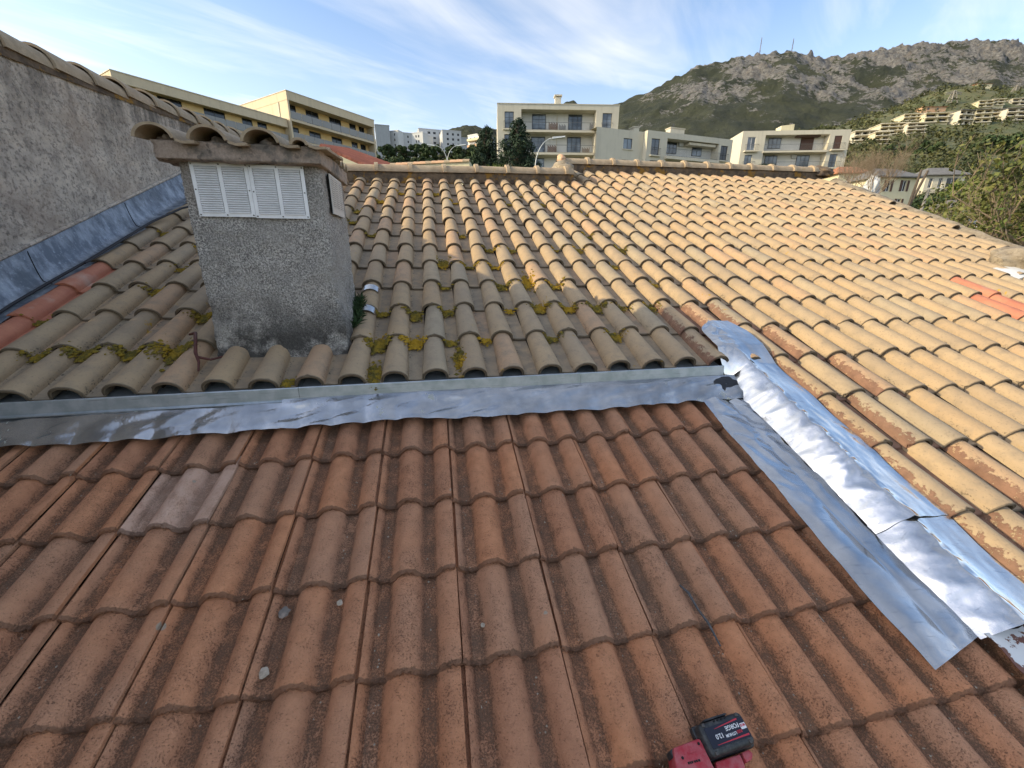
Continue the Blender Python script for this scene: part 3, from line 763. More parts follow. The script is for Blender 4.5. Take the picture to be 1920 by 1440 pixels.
# zinc upstand flashing along the rendered wall
UW = -2.45
def zn(a, b):
    d_ = -.8+5.6*a; zr = d_*math.tan(.3726)
    w = .010*mnoise.noise((d_*2.1, b*2, 3))+.005*mnoise.noise((d_*7, b*4, 6))
    if b < .25: t = b/.25; u = -2.275-.075*t+w*.5; z = zr-.018+.004*t+w
    else: t = (b-.25)/.75; u = -2.35-.094*t**.8; z = zr-.014+(.20-.008*d_)*t**1.25+w*.4*(1-t)
    return PD(u+.008*mnoise.noise((d_*3, 1, 1))*(b < .05), d_, z)
zs = sheet('wall_flashing', zn, 150, 16, M['zinc']); tag(zs, 'blue-grey zinc flashing turned up against the rough rendered wall', 'flashing')
zt_ = MB(); pts = [PD(UW+.012, -.8+5.6*i/60, (-.8+5.6*i/60)*math.tan(.3726)-.014+.205-.008*(-.8+5.6*i/60)+.004*mnoise.noise((i*.4, 0, 0))) for i in range(61)]
zt_.tube(pts, .012, 6); zt_.build('mortar_fillet', M['render'], zs)
for d_ in (1.02, 2.02):
    zseam = MB(); zseam.tube([zn((d_+.0+.8+.07*k)/5.6, .12+.80*k)+np.array(FB[3])*.003 for k in np.linspace(0, 1, 9)], .0025, 5); zseam.build('seam', M['dark'], zs)

# ------------------------------------------------------------------ neighbouring house: wall with tile coping, taller part beside the camera
nh = thing('neighbour_house', 'tall rough grey rendered wall with tile coping at the left', 'house', PD(UW-.2, 2.0, -7.4))
TOPZ = lambda d_: (1.700 if d_ < 1.6 else 1.700+.045*(d_-1.6)/.5 if d_ < 2.1 else 1.745+.118*(d_-2.1))
TOPZ = lambda d_: 1.665+.078*max(0, d_-.6)+.018*max(0, d_-2.0)
nU, nV = 150, 60; V = []
for j in range(nV):
    for i in range(nU):
        d_ = .60+4.9*i/(nU-1); t = j/(nV-1); zb = d_*.39-.6; z = zb+(TOPZ(d_)+.01-zb)*t
        w = .011*mnoise.noise((d_*1.3, z*1.3, 2))+.010*fbm((d_*13, z*13, 5), 3)
        V.append(PD(UW+w, d_, z))
mk('rendered_wall', V, quadgrid(nU, nV), M['render'], nh, None, 180)
wb = MB(); prof2 = [PD(UW-.012, .60, -7.6), PD(UW-.012, 5.5, -7.6), PD(UW-.012, 5.5, TOPZ(5.5)-.01), PD(UW-.012, .6, TOPZ(.6)-.01)]
wb.hexa([*prof2, *[p-FB[1]*.26 for p in prof2]]); wb.build('wall_core', M['render'], nh)
ZT = lambda d_: 1.94+.36*d_
tb = MB(); lo_ = [(UW-3.2, -5.0), (UW-.004, -5.0), (UW-.004, .575), (UW-3.2, .575)]
tb.hexa([PD(u, d_, -7.6) for u, d_ in lo_]+[PD(u, d_, ZT(d_)-.06) for u, d_ in lo_]); tb.build('tall_wall', M['render'], nh)
lo_ = [(UW-3.3, -5.1), (UW+.05, -5.1), (UW+.05, .60), (UW-3.3, .60)]
rf = MB(); rf.hexa([PD(u, d_, ZT(d_)-.057) for u, d_ in lo_]+[PD(u, d_, ZT(d_)+.04) for u, d_ in lo_]); rf.build('roof_edge', M['ridge'], nh)
dd = .62; i = 0
while dd < 5.4:
    L = .47; a = PD(UW-.105, dd, TOPZ(dd)+.012); b = PD(UW-.105, dd+L, TOPZ(dd+L)+.012-.02); ax = b-a; ax /= np.linalg.norm(ax); side = np.cross(ax, UZ); side /= np.linalg.norm(side); upv = np.cross(side, ax)
    rg = random.Random(i); tilt = rg.uniform(-.03, .03)
    br = barrel(a+upv*rg.uniform(0, .006), ax, side+upv*tilt, upv, L, .138, .112, .016, 14); mk('coping_tile', br.v, br.f, M['ridge'], nh, None, 40)
    dd += .375+rg.uniform(-.02, .02); i += 1
cm = [[PD(UW+.012+.012*mnoise.noise((d_*6, q, 1)), d_, TOPZ(d_)+q) for q in (-.03, -.012, .006, .02)] for d_ in np.linspace(.6, 5.5, 120)]
v, f = strip_mesh(cm); mk('coping_mortar', v, f, M['mortar'], nh, None, 60)
# ------------------------------------------------------------------ chimney
ch = thing('chimney', 'squat grey pebbly-rendered chimney with tiled slab top and louvred vents', 'chimney', PD(-.81, .57, .1))
CU0, CU1, CD0, CD1 = -1.128, -.492, .30, .845
rings = []; nz = 70
for k in range(nz):
    z = -.02+(1.0)*k/(nz-1); row = []
    flare = .035*max(0, 1-(z-.05)/.32)**2
    per = []
    N1, N2, R = 44, 38, .025
    pts = []
    for i in range(N1): pts.append((CU0+(CU1-CU0)*i/N1, CD0))
    for i in range(N2): pts.append((CU1, CD0+(CD1-CD0)*i/N2))
    for i in range(N1): pts.append((CU1+(CU0-CU1)*i/N1, CD1))
    for i in range(N2): pts.append((CU0, CD1+(CD0-CD1)*i/N2))
    pts.append(pts[0])
    cu, cd = (CU0+CU1)/2, (CD0+CD1)/2
    for u, d_ in pts:
        # worn corners
        ex = max(abs(u-cu)/((CU1-CU0)/2), 0); ey = abs(d_-cd)/((CD1-CD0)/2)
        q = (min(ex, 1)**9)*(min(ey, 1)**9); su, sd = u-cu, d_-cd
        s = 1-.035*q
        w = .006*fbm((u*9, d_*9, z*9), 3)+.0055*fbm((u*38, d_*38, z*38), 2)
        fl = flare*(1.0 if su > 0 else .35)
        nx, ny = (1 if su > 0 else -1)*(ex > .985), (1 if sd > 0 else -1)*(ey > .985)
        bulge = .022*math.exp(-((z-.17)/.11)**2)*(su > 0)
        row.append(PD(cu+su*s+nx*(w+fl*.8+bulge), cd+sd*s+ny*(w+fl*.4), z))
    rings.append(row)
v, f = strip_mesh(rings); mk('shaft', v, [q[::-1] for q in f], M['chimney'], ch, None, 60)
# slab
def rough_box(name, lo, hi, mat, parent, n=(40, 40, 6), amp=.006, rnd_=.02):
    bm = bmesh.new(); bmesh.ops.create_cube(bm, size=2); bmesh.ops.subdivide_edges(bm, edges=bm.edges[:], cuts=18, use_grid_fill=True); V = []
    for q in bm.verts:
        c = [lo[i]+(hi[i]-lo[i])*(q.co[i]+1)/2 for i in range(3)]; e = sorted(abs(q.co[i]) for i in range(3))
        k = 1-rnd_*(e[1]**14); w = amp*fbm((c[0]*14, c[1]*14, c[2]*14+5), 3)+amp*.6*fbm((c[0]*50, c[1]*50, c[2]*50), 2)
        m_ = [(lo[i]+hi[i])/2 for i in range(3)]; n_ = [q.co[i] if abs(q.co[i]) > .999 else 0 for i in range(3)]
        c = [m_[i]+(c[i]-m_[i])*k+n_[i]*w for i in range(3)]; V.append(PD(*c))
    f = [[w.index for w in q.verts] for q in bm.faces]; bm.free(); return mk(name, V, f, mat, parent, None, 60)
rough_box('slab', (-1.180, .232, .968), (-.474, .905, 1.044), M['cap'], ch)
# cover tiles on the slab: rolls run front to back, lips overhang the front edge
def canal(parent, u, d0, z0, L, r0, r1, slope, name='cover_tile', flip=1):
    a = PD(u, d0, z0); ax = HZ*math.cos(slope)+UZ*math.sin(slope); side = FB[1]*1.0; upv = np.cross(side, ax)*.80
    m = barrel(a, ax, side, upv, L, r0, r1, .013, 14, 0, math.pi*.92)
    # pan to the right of the roll
    st = [0, L]; V = []
    for s in st:
        r = r0+(r1-r0)*s/L
        for x, z in ((r*.985, .010), (r+.03, -.002), (r+.075, .002), (r+.075, -.012), (r+.03, -.015), (r*.985, -.004)): V.append(a+ax*s+side*x+upv*z)
    n = 6; m.add(V, [(i, (i+1) % n, n+(i+1) % n, n+i) for i in range(n)]+[tuple(range(n))[::-1], tuple(range(n, 2*n))]); return mk(name, m.v, m.f, M['ridge'], parent, None, 45)
for u in (-1.135, -.925, -.712): canal(ch, u, .185, 1.034, .44, .082, .074, .10)
for u in (-1.06, -.85, -.64): canal(ch, u, .555, 1.078, .40, .080, .072, -.06)
canal(ch, -.555, .20, 1.036, .42, .042, .04, .08, 'cover_tile')
for u in (-1.135, -.925, -.712): lump('bedding_mortar', PD(u, .40, 1.045), (.068, .155, .045), M['cap'], ch, u*9, (FB[1], HZ, UZ), 3, .25)
for i in range(5):
    dq = .40+.10*i; a = PD(-.545, dq, 1.040); m = barrel(a, FB[1], -HZ, UZ, .085, .040, .036, .012, 8); mk('edge_tile', m.v, m.f, M['ridge'], ch, None, 45)
# louvred vents on the front, slotted vent on the right side
def vent(u0, u1, z0, z1, name, screws=True):
    y = CD0-.011
    fr = MB(); ax = (FB[1], HZ, UZ); o = PD(0, 0, 0); b = .017; mid = (u0+u1)/2
    for lo, hi in (((u0, y, z0), (u1, y+.004, z0+b)), ((u0, y, z1-b), (u1, y+.004, z1)), ((u0, y, z0+b), (u0+b, y+.004, z1-b)), ((u1-b, y, z0+b), (u1, y+.004, z1-b)), ((mid-.009, y, z0+b), (mid+.009, y+.004, z1-b))): fr.box(o, ax, lo, hi)
    vo = fr.build('vent_panel', M['vent'], ch); vo['label'] = name
    bk_ = MB(); bk_.box(o, ax, (u0+.004, y+.009, z0+.004), (u1-.004, y+.0095, z1-.004)); bk_.build('vent_back', M['dark'], vo)
    n = 20
    for x0, x1 in ((u0+b, mid-.009), (mid+.009, u1-b)):
        lv = MB()
        for i in range(n):
            za = z0+b+(z1-z0-2*b)*i/n; zb = za+(z1-z0-2*b)/n
            # each louvre: pressed blade that leans out at the bottom
            p = [(y+.001, za-.0006), (y-.005, za+.0004), (y-.0052, za+.0022), (y+.0030, zb-.0006), (y+.0042, zb-.0006)]
            V = [PD(x0+.002, *q) for q in p]+[PD(x1-.002, *q) for q in p]; k = len(p); lv.add(V, [(j, j+1, k+j+1, k+j) for j in range(k-1)]+[tuple(range(k)), tuple(range(2*k-1, k-1, -1))])
        lo_ = lv.build('louvres', M['vent'], vo, 30); lo_['kind'] = 'stuff'
    for uu in (u0+.008, mid, u1-.008):
        for zz in (z0+.008, (z0+z1)/2, z1-.008):
            if abs(uu-mid) < .01 and abs(zz-(z0+z1)/2) < .05: continue
            s = MB(); s.tube([PD(uu, y-.003, zz), PD(uu, y+.001, zz)], .0032, 8); s.build('screw', M['screw'], vo, 40)
vent(-1.066, -.819, .735, .971, 'left louvred aluminium vent panel'); vent(-.8175, -.572, .731, .967, 'right louvred aluminium vent panel')
sv = MB(); ax = (HZ, UZ, FB[1]); o = PD(CU1, 0, 0); y0, y1, z0, z1 = .385, .665, .765, .955
sv.box(o, ax, (y0, z0, .012), (y1, z0+.03, .017)); sv.box(o, ax, (y0, z1-.012, .012), (y1, z1, .017))
for q in (y0, y0+.09, y0+.178, y1-.014): sv.box(o, ax, (q, z0+.03, .012), (q+.014, z1-.012, .017))
svo = sv.build('side_vent', M['vent_white'], ch); svo['label'] = 'white slotted vent on the side of the chimney'
sb = MB(); sb.box(o, ax, (y0+.003, z0+.003, .004), (y1-.003, z1-.003, .008)); sb.build('vent_back', M['dark'], svo)
sl = MB()
for i in range(14): zz = z0+.03+(z1-z0-.042)*(i+.15)/14; sl.box(o, ax, (y0+.014, zz, .0125), (y1-.014, zz+.0072, .0165))
s_ = sl.build('slats', M['vent_white'], svo); s_['kind'] = 'stuff'

# ------------------------------------------------------------------ small things on the roofs
M['sand_flake'] = simple('pale_flake', (.50, .42, .32), .9, 0, .35, 90)
def cable_pts():
    P = [(-2.10, 2.72, .02), (-2.17, 2.55, .03), (-2.255, 2.2, .018), (-2.275, 1.8, .012), (-2.278, 1.4, .012), (-2.30, 1.1, .01), (-2.33, .8, .0), (-2.31, .4, .0), (-2.30, -.05, .0)]
    out = []
    for i in range(len(P)-1):
        for t in np.linspace(0, 1, 6, endpoint=False): out.append(PB(*[P[i][k]+(P[i+1][k]-P[i][k])*t for k in range(3)]))
    return out
c_ = MB(); c_.tube(cable_pts(), .0085, 8); c_.tube([p+FB[1]*.02+FB[3]*.006 for p in cable_pts()[:26]], .0065, 8)
tag(c_.build('black_cable', M['rubber'], None, 60), 'pair of black cables lying along the edge of the zinc flashing', 'cable')
w_ = MB(); w_.tube([PB(-1.262, .385, .02), PB(-1.225, .372, .035), PB(-1.20, .30, .026), PB(-1.175, .22, .012), PB(-1.150, .17, -.012), PB(-1.140, .12, -.03)], [.006, .009, .008, .008, .006, .004], 8)
w_.tube([PB(-1.165, .20, .0), PB(-1.12, .215, -.03), PB(-1.07, .25, -.036), PB(-1.02, .30, -.035)], [.007, .006, .005, .004], 8)
tag(w_.build('rusty_strap', M['rust'], None, 60), 'dark red rusty strap hanging over a tile at the left foot of the chimney', 'strap')
t_ = MB(); t_.tube([PT(1.362, -.765, -.004), PT(1.372, -.80, .008), PT(1.378, -.852, .004), PT(1.384, -.90, .012), PT(1.392, -.965, .0)], [.003, .0045, .0035, .004, .0025], 7)
tag(t_.build('twig', M['twig'], None, 60), 'thin dark twig lying between two terracotta rolls above the power tool', 'twig')
for k, (x, y, s, lab) in enumerate([(495, 1262, .014, 'small round pale flake on the terracotta tiles left of centre'), (533, 1148, .017, 'greyish lichen-covered pebble in a terracotta valley'), (637, 1130, .009, 'little cream pebble beside a terracotta roll'), (905, 1172, .007, 'tiny white pebble near the middle of the terracotta roof')]):
    u, v = hit_fr(FT, x, y, -.03)
    tag(lump('pebble', PT(u, v, -.029), (s, s*1.1, s*.16), M['cap'] if k == 1 else M['sand_flake'], None, k*3+1, (FT[1], FT[2], FT[3]), 2), lab, 'pebble')
# lead patch straps beside the chimney
for (x, y), lab in (((690, 538), 'upper grey lead patch on a tile beside the chimney'), ((688, 577), 'lower grey lead patch on a tile beside the chimney')):
    u, v = hit_fr(FB, x, y, 0); c = round(u/WB)
    def fn(a, b, c=c, v=v):
        th = math.pi*(.86-.72*a); return PB(c*WB+.064*math.cos(th), v-.03+.07*b, -.068+.070*math.sin(th)**.86)
    tag(sheet('lead_patch', fn, 14, 5, M['lead'], None, .002), lab, 'patch')
# weed growing at the foot of the chimney
wd = MB(); rg = random.Random(5)
for i in range(420):
    b = PB(-.462+rg.gauss(0, .012), .66+rg.uniform(-.20, .18), -.02); di = Vector((rg.gauss(.3, .6), rg.gauss(-.3, .6), rg.uniform(.3, 1.2))).normalized(); L = rg.uniform(.03, .085); w = Vector((rg.gauss(0, 1), rg.gauss(0, 1), rg.gauss(0, .4))).normalized()*rg.uniform(.004, .008)
    p0 = Vector(b); p1 = p0+di*L*.5; p2 = p0+di*L+Vector((0, 0, -.01)); wd.add([p0, p1-w, p2, p1+w], [(0, 1, 2, 3)])
tag(wd.build('weed', M['weed'], None), 'tuft of dark green weed growing at the right foot of the chimney', 'weed')
# moss cushions under the lips
def moss_mesh():
    rg = random.Random(21); m = MB(); oct_f = [(0, 2, 4), (2, 1, 4), (1, 3, 4), (3, 0, 4), (2, 0, 5), (1, 2, 5), (3, 1, 5), (0, 3, 5)]
    def patch(c, r, n, su, sv, du=.095, dv=-.03, hb=-.067):
        for _ in range(n):
            u = c*WB+du+rg.gauss(0, su); v = r*LB+dv+rg.gauss(0, sv); s = rg.uniform(.003, .008) if rg.random() < .8 else rg.uniform(.009, .015)
            x = u-c*WB; h = hb+.0165*.1
            if abs(x) < .066: h = -.065+.063*math.sin(math.acos(max(-1, min(1, x/.068))))**.86-.008
            if x > WB-.07: h = max(h, -.065+.056*math.sin(math.acos(max(-1, min(1, (WB-x)/.07)))))
            P = PB(u, v, h+rg.uniform(0, .006)); a = [FB[1]*s*rg.uniform(.7, 1.5), -FB[1]*s*rg.uniform(.7, 1.5), FB[2]*s*rg.uniform(.7, 1.5), -FB[2]*s, FB[3]*s*rg.uniform(.3, .8), -FB[3]*s*.6]
            m.add([P+q for q in a], oct_f)
    for c in range(-11, 9):
        for r in range(1, 11):
            if -6 < c < -2 and r < 4 and not (r in (1,) and c == -6): continue
            p = .55 if (c <= 5 and r in (1, 2)) else .36 if r < 5 else .22
            if rg.random() < p: patch(c, r, rg.randint(40, 190), rg.uniform(.016, .032), rg.uniform(.008, .026))
    for c, r, n, su, sv, du, dv in [(-9, 1, 420, .035, .022, .10, -.02), (-8, 1, 380, .03, .02, .10, -.03), (-7, 1, 620, .045, .035, .10, -.03), (-2, 1, 420, .03, .03, .10, -.02), (-1, 1, 340, .03, .025, .10, -.02), (-4, 0, 130, .014, .012, .10, .03), (-2, 0, 260, .016, .05, .10, .06), (0, 0, 220, .012, .05, .135, .15), (-1, 2, 220, .02, .025, .10, -.06), (-7, 2, 300, .03, .022, .1, -.02), (-6, 2, 250, .03, .03, .1, .03), (3, 2, 300, .03, .03, .1, .0), (3, 3, 360, .03, .06, .1, .05), (2, 3, 200, .03, .02, .1, -.02), (-10, 1, 260, .03, .018, .1, -.02), (-9, 3, 180, .025, .02, .1, -.02), (4, 2, 240, .03, .02, .1, -.02), (5, 2, 200, .03, .02, .1, -.02), (0, 4, 300, .025, .04, .1, .04)]:
        patch(c, r, n, su, sv, du, dv)
    return m
mm = moss_mesh().build('moss', M['moss']); tag(mm, 'yellow-green moss cushions in the pans of the beige tiles', 'moss', kind='stuff')

# grit and crumbs washed into the valleys of the terracotta roof
gm = MB(); rg = random.Random(9)
for _ in range(1500):
    j = rg.randint(-6, 8); s_ = rg.choice((.17, .67))+rg.gauss(0, .03); u = (j+s_)*WT; v = rg.uniform(-1.7, .15); s = rg.uniform(.0012, .0035)
    P = PT(u, v, -.038-.025*((v % LT)/(LT+.05))+.002); a = [FT[1]*s*rg.uniform(.7, 1.6), -FT[1]*s, FT[2]*s*rg.uniform(.7, 1.6), -FT[2]*s, FT[3]*s*.8, -FT[3]*s*.6]
    gm.add([P+q for q in a], [(0, 2, 4), (2, 1, 4), (1, 3, 4), (3, 0, 4), (2, 0, 5), (1, 2, 5), (3, 1, 5), (0, 3, 5)])
tag(gm.build('grit', M['sand_flake']), 'fine pale grit in the valleys of the terracotta tiles', 'grit', kind='stuff')
# ------------------------------------------------------------------ power tool with battery
HT = .055
def hT(x, y, h=HT): u, v = hit_fr(FT, x, y, h); return np.array([u, v])
q0, q1, q2, q3 = hT(1302, 1358), hT(1388, 1330), hT(1424, 1392), hT(1336, 1424)
ex = ((q1-q0)+(q2-q3))/2; Lx = np.linalg.norm(ex); ex /= Lx; ey = np.array([-ex[1], ex[0]]); Ly = np.linalg.norm(((q0-q3)+(q1-q2))/2); cen = (q0+q1+q2+q3)/4
EX = FT[1]*ex[0]+FT[2]*ex[1]; EY = FT[1]*ey[0]+FT[2]*ey[1]; EZ = FT[3]; TO = PT(cen[0], cen[1], 0)
tl = thing('cordless_tool', 'red cordless power tool with black battery lying on the terracotta tiles', 'power tool', TO)
def bev_box(lo, hi, name, mat, parent, bev=.006, seg=3, taper=0.0, rot=0.0):
    bm = bmesh.new(); bmesh.ops.create_cube(bm, size=1)
    for v in bm.verts:
        for i in range(3): v.co[i] = lo[i]+(hi[i]-lo[i])*(v.co[i]+.5)
        if v.co.z > (lo[2]+hi[2])/2 and taper:
            cx, cy = (lo[0]+hi[0])/2, (lo[1]+hi[1])/2; v.co.x = cx+(v.co.x-cx)*(1-taper); v.co.y = cy+(v.co.y-cy)*(1-taper)
    bmesh.ops.bevel(bm, geom=bm.edges[:], offset=bev, segments=seg, profile=.5, affect='EDGES')
    V = [TO+EX*v.co.x+EY*v.co.y+EZ*v.co.z for v in bm.verts]; f = [[w.index for w in q.verts] for q in bm.faces]; bm.free()
    return mk(name, V, f, mat, parent, None, 40)
hx, hy = Lx/2, Ly/2
bat = bev_box((-hx, -hy, -.004), (hx, hy, HT), 'battery', M['blackplastic'], tl, .011, 3, .06)
bev_box((-hx*1.05, -hy*1.05, .004), (hx*1.05, hy*1.05, .028), 'battery_shell', M['blackplastic'], bat, .008, 2)
bev_box((-hx*.55, hy*.98, .012), (hx*.45, hy*1.14, .045), 'latch', M['blackplastic'], bat, .004, 2)
for k in range(4): bev_box((-hx*.28+k*hx*.16, hy*.80, HT-.004), (-hx*.28+k*hx*.16+hx*.08, hy*.90, HT+.0015), 'fuel_gauge', M['dark'], bat, .0008, 1)
for sx in (-1, 1):
    for sy in (-1, 1): bev_box((sx*hx*.72-.004, sy*hy*.80-.004, HT-.004), (sx*hx*.72+.004, sy*hy*.80+.004, HT+.0012), 'case_screw', M['screw'], bat, .001, 1)
lab_ = bev_box((-hx*.78, -hy*.56, HT-.002), (hx*.86, hy*.62, HT+.0016), 'label', M['labelblack'], bat, .0008, 1)
zl = HT+.0024
def stripe(a, b, w0, w1, mat, nm):
    a = np.array(a); b = np.array(b); t = b-a; n = np.array([-t[1], t[0]])/np.linalg.norm(t)
    P = [a-n*w0, b-n*w1, b+n*w1, a+n*w0]; m = MB(); m.hexa([TO+EX*p[0]*hx+EY*p[1]*hy+EZ*(zl-.0006) for p in P]+[TO+EX*p[0]*hx+EY*p[1]*hy+EZ*zl for p in P]); m.build(nm, mat, lab_)
stripe((-.40, .42), (.62, .57), .010, .05, M['printred'], 'stripe'); stripe((-.55, -.44), (.80, -.40), .012, .055, M['printred'], 'stripe'); stripe((.62, .10), (.84, .10), .17, .17, M['printwhite'], 'badge')
def word(txt, x, y, size, mat, nm, sx=1.0):
    cu = bpy.data.curves.new(nm, 'FONT'); cu.body = txt; cu.size = size; cu.extrude = .0002; cu.align_x = 'LEFT'; cu.offset = .0002
    ob = bpy.data.objects.new(nm, cu); COL.objects.link(ob); dg = bpy.context.evaluated_depsgraph_get(); me = bpy.data.meshes.new_from_object(ob.evaluated_get(dg)); bpy.data.objects.remove(ob)
    # the tool lies head towards the camera: the print stands on its head
    o_ = TO+EX*x*hx+EY*y*hy+EZ*(zl+.0004); X, Y = -EX*sx, -EY
    V = [o_+X*v.co.x+Y*v.co.y+EZ*v.co.z for v in me.vertices]; f = [list(p.vertices) for p in me.polygons]; bpy.data.meshes.remove(me)
    return mk('lettering', V, f, mat, lab_)
s = hy*.36
word('M18', .82, .22, s*.62, M['printred'], 'lettering', .95); word('FORGE', .58, .36, s*1.02, M['printwhite'], 'lettering'); word('RED', .60, -.04, s*.66, M['printred'], 'lettering'); word('LITHIUM', .36, -.06, s*.66, M['printwhite'], 'lettering'); word('12.0', -.16, .10, s*1.05, M['printwhite'], 'lettering')
# red housing: foot beside and below the battery
def poly_block(pts, z0, z1, name, mat, parent, bev=.004):
    """prism over photo-traced outline, standing on the tiles"""
    bm = bmesh.new(); vs_ = [bm.verts.new((p[0], p[1], z0)) for p in pts]; fc = bm.faces.new(vs_); r = bmesh.ops.extrude_face_region(bm, geom=[fc])
    for g_ in r['geom']:
        if isinstance(g_, bmesh.types.BMVert): g_.co.z = z1
    bmesh.ops.recalc_face_normals(bm, faces=bm.faces); bmesh.ops.bevel(bm, geom=bm.edges[:], offset=bev, segments=2, profile=.5, affect='EDGES')
    V = [PT(v.co.x, v.co.y, v.co.z) for v in bm.verts]; f = [[w.index for w in q.verts] for q in bm.faces]; bm.free(); return mk(name, V, f, mat, parent, None, 40)
def hp(pts, h): return [hit_fr(FT, x, y, h) for x, y in pts]
poly_block(hp([(1262, 1402), (1312, 1383), (1318, 1394), (1340, 1440), (1352, 1478), (1275, 1492)], .045), -.012, .045, 'housing', M['redplastic'], tl, .005)
poly_block(hp([(1342, 1428), (1388, 1413), (1397, 1434), (1402, 1465), (1350, 1482)], .036), -.014, .036, 'housing', M['redplastic'], tl, .004)
poly_block(hp([(1391, 1411), (1404, 1405), (1412, 1413), (1410, 1424), (1400, 1430)], .036), -.010, .036, 'latch_button', M['redplastic'], tl, .002)
poly_block(hp([(1256, 1408), (1262, 1402), (1268, 1416), (1262, 1422)], .036), .0, .036, 'rubber_bumper', M['blackplastic'], tl, .002)
for x, y in ((1310, 1394), (1280, 1421)):
    u, v = hit_fr(FT, x, y, .046); m = MB(); m.tube([PT(u, v, .040), PT(u, v, .0462)], .0032, 10); m.build('screw_hole', M['dark'], tl)
u, v = hit_fr(FT, 1298, 1409, .046); a = np.array(hit_fr(FT, 1312, 1404, .046))-np.array((u, v))
m = MB(); m.box(PT(u, v, .0455), (FT[1]*a[0]+FT[2]*a[1], FT[1]*-a[1]+FT[2]*a[0], FT[3]), (-.6, -.09, 0), (.6, .09, .0008)); m.build('slot', M['redplastic'], tl)
P_ = hp([(1290, 1431), (1313, 1425)], .046)
m = MB(); e1 = np.array(P_[1])-np.array(P_[0])
for k, (s0, s1) in enumerate(((0, .14), (.17, .28), (.31, .42), (.47, .5), (.53, .64), (.67, .8), (.84, 1.0))):
    aa = np.array(P_[0])+e1*s0; bb = np.array(P_[0])+e1*s1; n_ = np.array([-e1[1], e1[0]])/np.linalg.norm(e1)*.0022; m.hexa([PT(*(aa-n_), .0446), PT(*(bb-n_), .0446), PT(*(bb+n_), .0446), PT(*(aa+n_), .0446), PT(*(aa-n_), .0456), PT(*(bb-n_), .0456), PT(*(bb+n_), .0456), PT(*(aa+n_), .0456)])
m.build('worn_print', M['dark'], tl)
# ------------------------------------------------------------------ the land: one ground sheet rising to the hill, the mountain behind
PROF = [(-60, -8.0), (14, -8.0), (30, -4.5), (45, .5), (60, 4.5), (85, 11.4), (130, 25), (220, 54), (330, 98), (450, 156), (520, 160), (700, 120), (900, 70)]
CAP = [(-3, .10), (-1, .16), (-.3, .19), (0, .20), (.5, .215), (.72, .262), (.88, .305), (1.06, .358), (1.5, .41), (3, .45)]
def lerp(tab, x):
    if x <= tab[0][0]: return tab[0][1]
    for (a, b), (c, d_) in zip(tab, tab[1:]):
        if x <= c: return b+(d_-b)*(x-a)/(c-a)
    return tab[-1][1]
def gz(x, y):
    z = lerp(PROF, y)
    if y > 40: z = min(z, lerp(CAP, x/y)*y)
    if y > 45: z += (y/450)*10*fbm((x*.012, y*.012, .3), 3)+ (y/450)*2.5*fbm((x*.06, y*.06, 4), 2)
    return z+H
xs_ = sorted(set([-4000, -2000, -1200, -800]+list(np.linspace(-500, 700, 110))+[1000, 1600, 2500, 4000])); ys_ = [-4000, -1500, -500, -150, -60, -20, 0, 14]+list(np.linspace(20, 140, 40))+list(np.linspace(146, 600, 80))+[650, 750, 900, 1500, 3000, 6000]
V = [(x, y, gz(x, y)) for y in ys_ for x in xs_]
tag(mk('ground', V, quadgrid(len(xs_), len(ys_)), M['terrain'], None, None, 180), kind='structure')

SIL = [(700, 262), (800, 260), (840, 246), (862, 240), (876, 235), (890, 238), (930, 243), (990, 238), (1040, 215), (1056, 194), (1070, 190), (1084, 194), (1110, 215), (1150, 198), (1165, 190), (1200, 178), (1250, 155), (1300, 127), (1330, 121), (1400, 107), (1440, 104), (1480, 95), (1500, 99), (1545, 109), (1560, 112), (1600, 100), (1650, 93), (1700, 87), (1750, 84), (1800, 80), (1850, 77), (1885, 73), (1905, 79), (1920, 80), (2100, 70), (2600, 60)]
def ratio(px, py): d_ = ray(px, py); return d_[0]/d_[1], d_[2]/d_[1]
CREST = [(-2.5, .10), (-.6, .16)]+[ratio(*q) for q in SIL]
YC = 1750
na, ny_ = 620, 150; V = []; rock = []
for j in range(ny_):
    t = -.02+1.28*j/(ny_-1)
    for i in range(na):
        a = -.45+2.15*i/(na-1); zc_ = lerp(CREST, a)*YC; Y = 560+(YC-560)*t
        x = a*Y; tt = max(t, 0)
        s = tt**1.12 if t <= 1 else 1-(t-1)*1.1
        z = zc_*s
        q = Vector((x*.0042, Y*.0042, 0)); rid = 1-abs(mnoise.noise(q*1.0))*2; rid2 = 1-abs(mnoise.noise(q*2.7+Vector((3, 1, 2))))*2; det = fbm((x*.02, Y*.02, z*.01), 4)
        bumpy = (rid*20+rid2*13-16)*min(1, tt*1.6)*(1-.75*math.exp(-((t-1)/.10)**2)) + det*9*(.25+tt)
        rk = fbm((x*.009+4, Y*.006, z*.006), 5)*.5+.18*rid2+.62*max(0, tt-.42)*min(1, max(0, (a-.25)/.35))+.20*max(0, min(1, (tt-.55)/.3))*min(1, max(0, (a-.22)/.15))-.10
        crag = max(0, rk-.16)*40*abs(mnoise.noise((x*.03, Y*.02, z*.03)))
        crag2 = max(0, rk-.1)*20*mnoise.noise((x*.075, Y*.05, z*.06))
        V.append((x, Y, z+H+bumpy+crag+crag2+ (7*mnoise.noise((x*.018, 1, 1))+5*mnoise.noise((x*.06, 2, 1)))*math.exp(-((t-1)/.08)**2))); rock.append(rk+.18)
mo = mk('mountain', V, quadgrid(na, ny_), M['mountain'], None, None, 180); tag(mo, kind='structure')
at_ = mo.data.attributes.new('rock', 'FLOAT', 'POINT'); at_.data.foreach_set('value', np.array(rock, np.float32))

